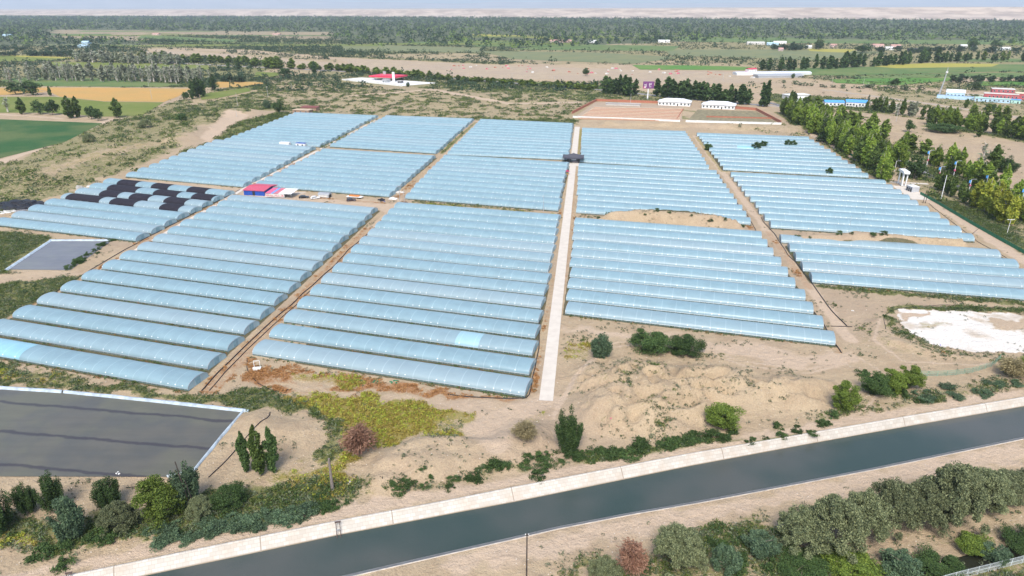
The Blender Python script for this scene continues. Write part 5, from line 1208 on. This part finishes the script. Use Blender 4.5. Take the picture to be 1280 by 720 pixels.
# petrol station
p = W((427,99.5),(452,97.3),(546,104),(503,107.6)); mb = MB(); mb.add([(x, y, .02) for x, y in p] + [(x, y, .45) for x, y in p], [(4,5,6,7),(0,1,5,4),(1,2,6,5),(2,3,7,6),(3,0,4,7)]); tag(mb.build('station_forecourt', plain('forecourt', (.66,.66,.65), .8, .15)), kind='structure')
pp, rz, L = frame_at((428,100.2), (502.5,108)); o = empty('low_wall', pp, rz, 'long white boundary wall in front of the petrol station', 'wall'); MB().box(0, L, 0, .4, 0, 1.6).build('wall_panel', WHITE, o); MB().box(-.1, L + .1, -.08, .48, 1.6, 1.8).build('coping', OFFW, o)
pp, rz, L = frame_at((463,100.6), (497,102.4)); o = empty('station_canopy', pp, rz, 'bright red flat canopy on posts at the petrol station', 'canopy'); hs = hpx((475, 101), 96.6); MB().box(-2, L - 4, 0, 30, hs, hs + 1.7).build('roof', plain('vivid_red', (.62, .03, .07), .5, .15), o); MB().box(-1.9, L - 4.1, .1, 29.9, hs - .25, hs - .01).build('soffit', WHITE, o)
for x in (.12, .45, .78):
    for y in (3, 26): MB().box(L * x - .5, L * x + .5, y - .5, y + .5, 0, hs - .26).build('post', GREYM, o)
for x in (.25, .6): MB().box(L * x - .6, L * x + .6, 12, 16, .45, 2.2).build('fuel_pump', REDS, o)
pp = gp(492.3, 102.8); o = empty('station_pylon', pp, rz, 'tall white price pylon without lettering beside the red canopy', 'sign'); h = hpx((492.3, 102.8), 90); MB().box(-1.7, 1.7, -.6, .6, .5, h).build('panel', WHITE, o, .06); MB().box(-2.1, 2.1, -1, 1, 0, .5).build('base', CONC, o)
pp = gp(481, 99); o = empty('station_sign', pp, rz, 'grey board on posts behind the red canopy', 'sign'); h = hpx((481, 99), 89); MB().box(-2.2, 2.2, -.3, .3, h - 5, h).build('board', GREYM, o); MB().box(-.4, .4, -.2, .2, 0, h - 5).build('post', STEEL, o)
house('station_kiosk', 'small grey kiosk beside the white pylon', 'kiosk', (478,103.2), (484,103.7), 6, 4, 'flat', .4, GREYM, CONC, 2, door=0); house('station_kiosk', 'low dark kiosk right of the white pylon', 'kiosk', (497,104.3), (501,104.6), 5, 3, 'flat', .4, plain('dark_grey', (.15,.15,.16), .7), CONC, 2, door=0)
# purple billboard
pp = gp(809.3, 124.5); o = empty('billboard', pp, 0, 'purple billboard with white marks on a single white post', 'billboard'); h1, h0 = hpx((809.3, 124.5), 101.8), hpx((809.3, 124.5), 110.6); sc_ = mpp(pp.x, pp.y)
MB().tube([(0, 0, 0), (0, 0, h0 + .2)], [.75, .6], 12).build('post', WHITE, o); bo = MB().box(-6.6 * sc_, 6.8 * sc_, -.7, .7, h0, h1).build('panel', PURP, o); mb = MB(); hh = h1 - h0
for x0, x1, z0, z1 in ((-4.6,-4.1,.12,.62),(-5.2,-3.4,.5,.58),(-4.0,-3.3,.12,.3),(-5.3,-4.7,.12,.25),(-3.0,-2.6,.2,.7),(.6,1.9,.70,.76),(.6,1.0,.5,.66),(1.4,1.9,.5,.66),(.6,1.9,.42,.47),(2.4,3.6,.70,.76),(2.4,2.7,.5,.66),(3.2,3.6,.5,.66),(.6,3.6,.22,.27)): mb.box(x0 * sc_, x1 * sc_, -.76, -.705, h0 + z0 * hh, h0 + z1 * hh)
mb.build('lettering', WHITE, bo); MB().box(-6.2 * sc_, -3.6 * sc_, -.74, -.703, h0 + .05 * hh, h0 + .3 * hh).build('lettering', PINK, bo)
# walled yards
def wall(label, P, h, m, th=.4, name='yard_wall', cop=None, group=None):
    Q = W(*P); o = empty(name, (*Q[0], 0), 0, label, 'wall', group)
    for (x0, y0), (x1, y1) in zip(Q[:-1], Q[1:]):
        d = np.array([x1 - x0, y1 - y0]); L = np.hypot(*d); t = d / L; n = np.array([-t[1], t[0]]) * th / 2; q0 = np.array([x0, y0]) - Q[0]; q1 = q0 + d
        for z0, z1, e, mm, nm in ((-.2, h, 1, m, 'wall_panel'), (h, h + .18, 1.5, cop or m, 'coping')):
            mb = MB(); c = [q0 - n * e, q1 - n * e, q1 + n * e, q0 + n * e]; mb.add([(*v, z0) for v in c] + [(*v, z1) for v in c], [(3,2,1,0),(4,5,6,7),(0,1,5,4),(1,2,6,5),(2,3,7,6),(3,0,4,7)]); mb.build(nm, mm, o)
wall('white front wall of the brick-stack yard', ((716,147),(850,152.2)), 1.3, WHITE); wall('white front wall of the right-hand empty yard', ((857,152.6),(976.5,155.8)), 1.5, WHITE)
wall('red brick wall round the back of the brick-stack yard', ((715,142.5),(745.5,126.5),(822,129.2)), 2.2, BRICK); wall('red brick wall on the right of the empty yard', ((919,135.8),(945,138),(976,154.5)), 2.2, BRICK)
wall('short red brick wall right of the brick-stack yard', ((846,149.5),(854,137)), 1.0, BRICK); wall('low red brick wall across the empty yard', ((883,146.5),(965,148.5)), 1.0, BRICK)
for i in range(9):
    t = i / 8; y = 148.6 - 13.5 * t; x0 = 722 + 20 * t; x1 = 849 + 5 * t; a, b = px(x0, y), px(x1, y + 3.2 * (1 - t * .4)); d = b - a; L = np.hypot(*d); o = empty('brick_stack', (*a, 0), math.atan2(d[1], d[0]), f'long tan row of stacked bricks, {ORD[i]} from the front in the walled yard', 'brick stack', 'brick stacks in the walled yard')
    dd = 3.4; MB().box(0, L, 0, dd, 0, .8).build('brick_row', TAN, o); MB().box(.5, L - .5, -.3, -.05, 0, .4).build('brick_edge', BRICK, o)
quadsheet('yard_floor', ((718,147),(744,127.5),(852,131.5),(853,151.5)), plain('yard_soil', (.36,.275,.195), .95), .05); quadsheet('yard_floor', ((858,152),(872,137),(945,139),(974,154.5)), plain('yard_grass', (.22,.19,.11), .95, .4, .3), .05)
house('brick_kiln_shed', 'low grey ruin with red corner at the back of the brick-stack yard', 'ruin', (757,131.5), (800,133), 5, 2, 'flat', .15, CONC, plain('ruin_top', (.45,.40,.38), .9), 0)
for a, b, l in (((822.5,131.5), (862.5,133.2), 'left white-roofed bungalow behind the walled yards'), ((877,135.2), (918,137.2), 'right white-roofed bungalow behind the walled yards')):
    house('bungalow', l, 'bungalow', a, b, 14, 3.6, 'hip', 2.8, WHITE, plain('white_roof', (.70,.71,.73), .5, .1), 9, 1.4, 1.6, 1.0, 5, None, .7)
# blue roofed works, sheds, blue sign
house('long_shed', 'long white shed with flat roof behind the tree belt', 'shed', (986,124.5), (1012,123.5), 12, 4, 'flat', .4, OFFW, WHITE, 8, 1.4, 1.4); house('long_shed', 'small white house below the long white shed', 'house', (997,129), (1008,128.5), 9, 4.5, 'gable', 1.5, WHITE, OFFW, 4, 1.2, 1.2, 1, 1)
house('workshop', 'white workshop with bright blue roof, the taller right one', 'workshop', (1057,133.2), (1084,134.4), 14, 4.2, 'gable', 1.8, WHITE, SKYB, 7, 1.6, 1.4, 1.4, 3); house('workshop', 'white workshop with blue roof, the lower left one', 'workshop', (1031,132.6), (1055,133.2), 12, 3.6, 'gable', 1.5, WHITE, SKYB, 5, 1.6, 1.4, 1.2, 4)
house('mud_house', 'low tan house right of the blue-roofed workshop', 'house', (1085,133), (1102,133.4), 10, 3, 'flat', .4, TAN, plain('tan_roof', (.45,.36,.28), .9), 3, door=1); house('mud_house', 'second low tan house right of the workshop', 'house', (1104,133.4), (1130,134), 10, 3, 'flat', .4, OFFW, TAN, 5, door=2)
pp = gp(1014.5, 141); o = empty('road_sign', pp, R(-14), 'bright blue road sign standing above the tree belt', 'sign'); h = hpx((1014.5, 141), 131.8); sc_ = mpp(pp.x, pp.y); MB().box(-4.6 * sc_, 4.4 * sc_, -.15, .15, h - 3.6 * sc_, h).build('panel', plain('sign_blue', (.02, .16, .62), .5, .1), o); MB().tube([(0, .3, 0), (0, .3, h - .3)], .2, 8).build('post', STEEL, o); mb = MB()
for x0, x1, z in ((-3.4, -.6, 1.1), (.4, 3.2, 1.1), (-3.0, 2.8, 2.3)): mb.box(x0 * sc_, x1 * sc_, -.2, -.16, h - z * sc_ - .5, h - z * sc_ + .1)
mb.build('lettering', WHITE, o)
# right-hand compound
wall('pale blue boundary wall with blue stripe at the right compound', ((1170.5,122.6),(1217,125.6)), 3.6, PBLUE, .5, cop=SKYB); 
house('wall_house', 'long low pale blue and mint building at the right compound', 'building', (1218,126.6), (1262,129.3), 6, 3.6, 'flat', .4, PBLUE, MINT, 8, 1.3, 1.3, 1.2, 2); house('wall_house', 'short mint building with blue base at the compound corner', 'building', (1263,129.2), (1275,129.8), 6, 3.4, 'flat', .4, MINT, SKYB, 2, door=1)
house('domed_shed', 'white shed with curved roof inside the right compound', 'shed', (1182,121.4), (1205,122.6), 16, 5, 'barrel', 2.6, PBLUE, WHITE, 5, 1.6, 1.6, 1.5)
house('red_building', 'dark red three-part building in the right compound, front wing', 'building', (1229.5,123), (1272,125.2), 8, 5, 'flat', .5, REDW, OFFW, 9, 1.4, 1.8, 1.4, 0); house('red_building', 'dark red upper block behind the front wing of the red building', 'building', (1238,122.2), (1266,123.5), 10, 9, 'flat', .5, REDW, OFFW, 5, 1.6, 1.6, 6.4); house('red_building', 'dark red side block at the right picture edge', 'building', (1268,124.3), (1300,126), 12, 6, 'flat', .5, REDW, CREAM, 5, 1.4, 1.6, 2)
mb = MB(); quadsheet('compound_yard', ((1172,122),(1205,117),(1300,121),(1300,128),(1217,125)), plain('yard_slab', (.5,.45,.38), .9), .08)
pp = gp(1173.5, 119.5); o = empty('radio_mast', pp, 0, 'tall thin grey mast rising beside the pale blue compound', 'mast'); h = hpx((1173.5, 119.5), 84); MB().tube([(0, 0, 0), (2.2, 0, h * .55), (3.2, 0, h)], [.9, .55, .3], 8).build('pole', GREYM, o); MB().tube([(2.9, 0, h * .8), (2.95, 0, h * .86)], 1.1, 10).build('platform', WHITE, o)
for a, b, l in (((921,94.2), (1014,93.6), 'long white plastic shed behind the sandy strip'), ((948,97.6), (1004,96.8), 'long grey plastic shed in front of the white one')): house('long_plastic_shed', l, 'greenhouse', a, b, 16, 2.4, 'barrel', 1.8, WHITE if 'white pl' in l else GREYM, plain('milky_film', (.62,.66,.72), .4, .1) if 'white pl' in l else STEEL, 0)
house('far_house', 'white house with red-roofed end by the long plastic sheds', 'house', (936,90.4), (946,90), 8, 4, 'gable', 1.4, WHITE, REDS, 3); heap('tent_heap', 'white pointed heap left of the long plastic sheds', 925, 92.5, 10, 5, WHITE, 'heap', 9)
for i, (x, y, wd, c, l) in enumerate([(975,54.8,16,0,'far white farmhouse, highest left of the right fields'),(945,55.6,22,1,'far low pale farm building left of the blue-roofed one'),(966,56.6,14,2,'far farm building with pale blue roof'),(976,63.8,6,3,'far pinkish house in front of the farm tree clump'),(1042,58.8,8,3,'far pinkish house right of the farm clump'),(1011,60.5,7,0,'far small white house among round trees'),(1098,58.6,14,3,'far village house at the left of the village'),(1112,62.4,10,0,'far white village house, front row'),(1120,59.4,12,3,'far village house with reddish roof'),(1150,64.2,26,4,'long dark-roofed far village building'),(1205,59.4,8,0,'far white house right of the village'),(1241,64.6,10,0,'far white house near the right edge'),(1258,63,10,0,'far white wall-like house at the right edge'),(1218,60,6,0,'far tiny white house behind trees'),(700,53,30,3,'far pale building line right of centre'),(740,53.4,10,0,'far white building right of the pale line'),(830,53.2,14,0,'far white building in the middle fields'),(345,44.5,9,3,'far pale house above the sandy strip'),(103,59.6,11,2,'pale blue metal shed in the far left plain'),(106,54.6,8,2,'smaller blue shed behind the pale blue metal shed'),(194,44.2,8,3,'far pinkish house left of centre'),(8,45.5,9,2,'blue-roofed far building at the left edge')]):
    house('far_house', l, 'house', (x - wd / 2, y), (x + wd / 2, y + .1), 12, 4.5, 'flat' if c == 4 else 'gable', 1.2 if c == 4 else 2, (WHITE, OFFW, PBLUE, plain('pink_wall', (.62,.45,.40), .8), DARK)[c], (WHITE, OFFW, PBLUE, plain('pink_roof', (.52,.30,.26), .8), DARK)[c], 4, 1.6, 1.6, 1.2, 1)
# graves: small reddish and white heaps on the sandy strip
gm = None; rg = random.Random(4)
for i in range(70):
    x = rg.uniform(560, 985); y = np.interp(x, [560, 985], [82.5, 93]) + rg.uniform(-2.5, 6); p = px(x, y)
    k = i % 3
    nm, mt, lb = (('grave_mound', PINKR, 'reddish grave mound on the sandy strip'), ('grave_mound', OFFW, 'white grave mound on the sandy strip'), ('grave_mound', BRICK, 'brown grave mound on the sandy strip'))[k]
    if i < 3:
        mb = MB(); mb.box(-2.2, 2.2, -1.4, 1.4, -.1, .7).prism([(-2, .7), (2, .7), (1.4, 1.5), (-1.4, 1.5)], -1.1, 1.1); o = mb.build(nm, mt); gm = (gm or []) + [o]
    else: o = gm[k].copy(); COL.objects.link(o)
    o.location = (p[0], p[1], 0); o.rotation_euler = (0, 0, rg.uniform(0, 3)); s = rg.uniform(.5, 1.2); o.scale = (s, s, s); tag(o, lb, 'grave', lb.split()[0] + ' graves on the sandy strip')
# poles
def pole(label, x, b, t, r=.14, m=STEEL, arms=0, name='utility_pole', lean=0, armw=1.2, group=None, cat='pole'):
    p = gp(x, b); h = hgt(p.x, p.y, t, p.z); o = empty(name, p, 0, label, cat, group)
    MB().tube([(0, 0, -.3), (lean * h, 0, h)], [r, r * .6], 8).build('pole', m, o)
    for k in range(arms):
        z = h * (.97 - .08 * k); c = MB().box(lean * z - armw, lean * z + armw, -.07, .07, z - .07, z + .07).build('crossarm', m, o)
        for s in (-1, 0, 1): MB().tube([(lean * z + s * armw * .85, 0, z + .07), (lean * z + s * armw * .85, 0, z + .32)], .06, 6).build('insulator', WHITE, c)
    return o
pole('dark pole with short arm standing at the bottom edge beyond the canal', 658, 741, 667, .15, WOODD, 1, armw=.3); pole('dark wooden pole in front of the blue-green tree', 240, 640, 577, .16, WOODD, 0, lean=-.09); pole('dark prop leaning against the wooden pole', 246, 641, 600, .10, WOODD, 0, 'pole_stay', lean=-.12)
pole('short weathered grey pole stump above the canal track', 416, 614, 573, .36, plain('weathered', (.20,.17,.15), .9, .3, 4)); pole('thin pole before the middle block left of the concrete road', 679.3, 264.5, 244, .12); pole('left of the twin poles at the dirt track corner', 500, 254, 232, .12, STEEL, 1); pole('right of the twin poles at the dirt track corner', 505.5, 253.5, 237, .12)
pole('thin pole before the middle block right of the concrete road', 875.6, 275, 258, .10); pole('thin pole before the block reaching the white gate', 1061, 288.6, 270, .10); pole('white pole with lamp arms between net fence and road', 1259, 291, 274, .12, WHITE, 1, armw=1.6); pole('thick white pole among young poplars by the net fence', 1176, 250, 219, .22, WHITE)
pole('left dark post of the pair beside the concrete pad', 1153.5, 254, 238, .16, WOODD, lean=.06); pole('right dark post of the pair beside the concrete pad', 1156.5, 254, 233, .16, WOODD, 0, lean=.05); pole('dark stick leaning over the dirt track right of the gate block', 1213, 293.5, 281, .10, WOODD, lean=.95, name='leaning_stick', cat='stick'); pole('leaning stick below the lone dark tree by the pond', 120, 638, 626, .07, WOODD, lean=.4, name='leaning_stick', cat='stick')
for i, (x, b, t) in enumerate([(186,108,97),(190,124,112),(297,132,116),(335,121,108),(365,113,104),(296,146,136),(788,131,117),(640,99,92),(693,104,95),(904,100,92),(1079,107,98),(1085,109,103),(1100,165,152),(1120,152,134),(1040,104,97)]): pole(f'far thin pale pole, {ORD[i]} in order down the picture from the left fields', x, b, t, .2, CONC, 1 if i % 2 else 0, group='thin pale poles across the plain')
def lamp(x, b, t, lab, flag):
    p = gp(x, b); h = hgt(p.x, p.y, t, p.z); o = empty('street_lamp', p, 0, lab, 'street lamp', 'street lamps along the asphalt road'); MB().tube([(0, 0, 0), (0, 0, h)], [.2, .12], 8).build('pole', WHITE, o); a = MB().tube([(0, 0, h - .2), (1.0, 0, h), (2.0, 0, h + .05)], .08, 6).build('arm', STEEL, o); MB().box(1.5, 2.6, -.2, .2, h - .08, h + .1).build('lamp_head', STEEL, a)
    if flag:
        MB().box(-1.1, -.1, -.06, .06, h - 2.0, h - .5).build('banner', SKYB, o); MB().tube([(0, 0, h * .36), (0, 0, h * .46)], .5, 8).build('lantern', PINK, o)
for i, (x, b, t) in enumerate([(1158,208,188),(1173.5,222,208),(1191.5,221,201),(1211.5,237,224),(1230.5,239,218),(1274,262,235)]): lamp(x, b, t, f'white street lamp with blue banner, {ORD[i]} from the gate along the asphalt road', True)
for i, (x, b, t) in enumerate([(1029,167,155),(1072,188,176),(1118,214,201),(1106,170,160)]): lamp(x, b, t, f'plain grey street lamp, {ORD[i]} along the left edge of the tree belt', False)
# fences
def fence(label, P, h, m, step, rails, name='wire_fence', net=None, r=.05):
    Q, t = resample(W(*P), step); o = empty(name, (Q[0][0], Q[0][1], zz(*Q[0])), 0, label, 'fence'); z = Z(Q[:, 0], Q[:, 1]); B = Vector((Q[0][0], Q[0][1], z[0])); pts = [Vector((q[0], q[1], zz_)) - B for q, zz_ in zip(Q, z)]
    for p in pts[:98]: MB().tube([p - Vector((0, 0, .3)), p + Vector((0, 0, h))], r, 6).build('post', m, o)
    mb = MB()
    for k in rails: mb.tube([p + Vector((0, 0, h * k)) for p in pts], r * .5, 4)
    mb.build('rail', m, o)
    if net:
        V = []
        for p in pts: V += [tuple(p + Vector((0, .03, .05))), tuple(p + Vector((0, .03, h * .97)))]
        npmesh('netting', V, strip_faces(len(pts), 2), net, o)
def netmat(name, c, cell, th):
    m, nt, b = newmat(name); g = _n(nt, 'ShaderNodeNewGeometry').outputs['Position']; s = _n(nt, 'ShaderNodeSeparateXYZ'); nt.links.new(g, s.inputs[0]); b.inputs['Base Color'].default_value = (*c, 1)
    f = mth(nt, 'GREATER_THAN', mth(nt, 'FRACT', mth(nt, 'DIVIDE', mth(nt, 'ADD', s.outputs[0], s.outputs[1]), cell)), th); g2 = mth(nt, 'GREATER_THAN', mth(nt, 'FRACT', mth(nt, 'DIVIDE', s.outputs[2], cell)), th)
    t = _n(nt, 'ShaderNodeBsdfTransparent'); mx = _n(nt, 'ShaderNodeMixShader'); nt.links.new(mth(nt, 'MULTIPLY', f, g2), mx.inputs[0]); nt.links.new(b.outputs[0], mx.inputs[1]); nt.links.new(t.outputs[0], mx.inputs[2]); nt.links.new(mx.outputs[0], nt.nodes['Material Output'].inputs[0]); return m
fence('pale green wire fence curving round the sand below the salt pan', ((1146,470),(1165,470.5),(1190,469.5),(1215,466),(1238,459),(1249,451.5)), 1.6, plain('fence_green', (.22,.36,.27), .6), 2.6, (.15, .55, .98), net=netmat('fence_mesh', (.20,.34,.25), .35, .16))
fence('white mesh fence at the lower right corner behind the dark ditch', ((1165,733),(1190,726),(1215,719.5),(1250,711),(1290,701)), 1.8, plain('fence_white', (.5,.55,.55), .6), 2.2, (.1, .5, .98), net=netmat('fence_mesh_white', (.45,.5,.5), .3, .2))
fence('dark green net fence along the dirt track right of the gate block', ((1150,243),(1170,254),(1190,266),(1215,281),(1245,298),(1290,323)), 1.5, plain('fence_dark_green', (.03,.13,.07), .6), 3.0, (.5, .98), 'net_fence', GREENN)
fence('dark green net fence at the foot of the tree belt', ((1052,188),(1075,201),(1105,217)), 1.4, plain('fence_dark_green', (.03,.13,.07), .6), 4.0, (.98,), 'net_fence', GREENN)
# hoses
def hose(label, P, r=.10, m=BLACKM):
    Q, t = resample(W(*P), 2.0); Q = Q + np.stack([(vn(t / 9, t * 0 + .5, 3) - .5), (vn(t / 9, t * 0 + .5, 8) - .5)], 1) * 1.4
    mb = MB(); mb.tube([(x, y, zz(x, y) + r * .8) for x, y in Q], r, 6); tag(mb.build('irrigation_hose', m, smooth_=True), label, 'hose')
hose('pair of black hoses along the dirt track past the left blocks', ((252,488),(268,472),(300,440),(340,402),(385,362),(440,310),(478,275)), .16); hose('second black hose beside the pair on the left dirt track', ((262,487),(275,474),(306,441),(344,405),(388,364)), .12); hose('thin black hose looping in the rust weeds', ((309,446),(310,462),(322,478),(345,490),(370,486),(312,494)), .10)
hose('black hose left of the right dirt track', ((1050,440),(1030,405),(1000,368),(975,332),(940,280),(918,247)), .15); hose('black hose right of the right dirt track', ((1057,407),(1035,382),(1014.6,352.6),(985,318),(952,272)), .15); hose('black hose crossing the end of the right dirt track', ((1037,407),(1058,408),(1066,408.5)), .12)
hose('black hose along the concrete road and round the front tunnel', ((697,268),(684,330),(676,395),(670,450),(666,485),(662,498),(640,498.5),(590,495.5),(560,492)), .13); hose('black hose lying from pond corner down the sandy bank', ((338,516),(337,526),(330,533),(300,558),(283,577),(262,597)), .12); hose('black hose along the white path by the square pond', ((60,372),(110,340),(160,310),(230,273),(300,237)), .14); hose('thin hose across the sand below the pond', ((158,608),(180,606),(205,604)), .08); hose('thin hose on the slope above the salt pan', ((1105,412),(1106,395),(1118,386),(1180,381),(1260,386)), .08)
hose('thin hose along the dirt track right of the gate block', ((1160,254),(1190,277),(1222,302),(1262,325)), .10)
# small things
p = gp(322, 461); o = empty('washstand', p, R(10), 'small white frame stand with a white tub in front of the first tunnel', 'stand')
for x in (-.75, .75): MB().tube([(x, 0, 0), (x, 0, 2.4)], .07, 6).build('leg', WHITE, o)
MB().tube([(-.75, 0, 2.4), (.75, 0, 2.4)], .07, 6).build('top_bar', WHITE, o); MB().prism([(-.9, 0), (.9, 0), (1.1, .7), (-1.1, .7)], -1.0, -.1).build('tub', WHITE, o, .04)
for x, y, t, lab in ((423, 664, 650, 'rusty steel frame on the canal slope'), (86, 729, 715, 'small dark frame on the canal slope at lower left')):
    p = px(x, y, -.6); o = empty('gauge_frame', (p[0], p[1], -.6), R(14), lab, 'frame')
    for dx in (-.35, .35): MB().tube([(dx, -.5, -1.2), (dx, .9, 1.4)], .07, 6).build('leg', plain('rust_steel', (.10, .07, .06), .8), o)
    MB().box(-.55, .55, .75, 1.05, 1.35, 1.5).build('head', plain('rust_steel', (.10, .07, .06), .8), o); MB().box(-.38, .38, .1, .2, .1, .3).build('brace', STEEL, o)
for x, y, l in ((447,476.5,'crumpled green net among the rust weeds, left piece'),(470,476,'larger crumpled green net among the rust weeds'),(492,478,'small green net piece nearest the front tunnel')): heap('green_net', l, x, y, 3.4, .4, GREENN, 'net', 9)
for x, y, l in ((256,236.5,'person in dark clothes standing by the netted tunnels'),):
    pass
# templates never used
for L in TEMPL.values():
    for r_, h, w_, used in L:
        if not used:
            for c in KIDS.get(r_.name, []): bpy.data.objects.remove(c)
            bpy.data.objects.remove(r_)
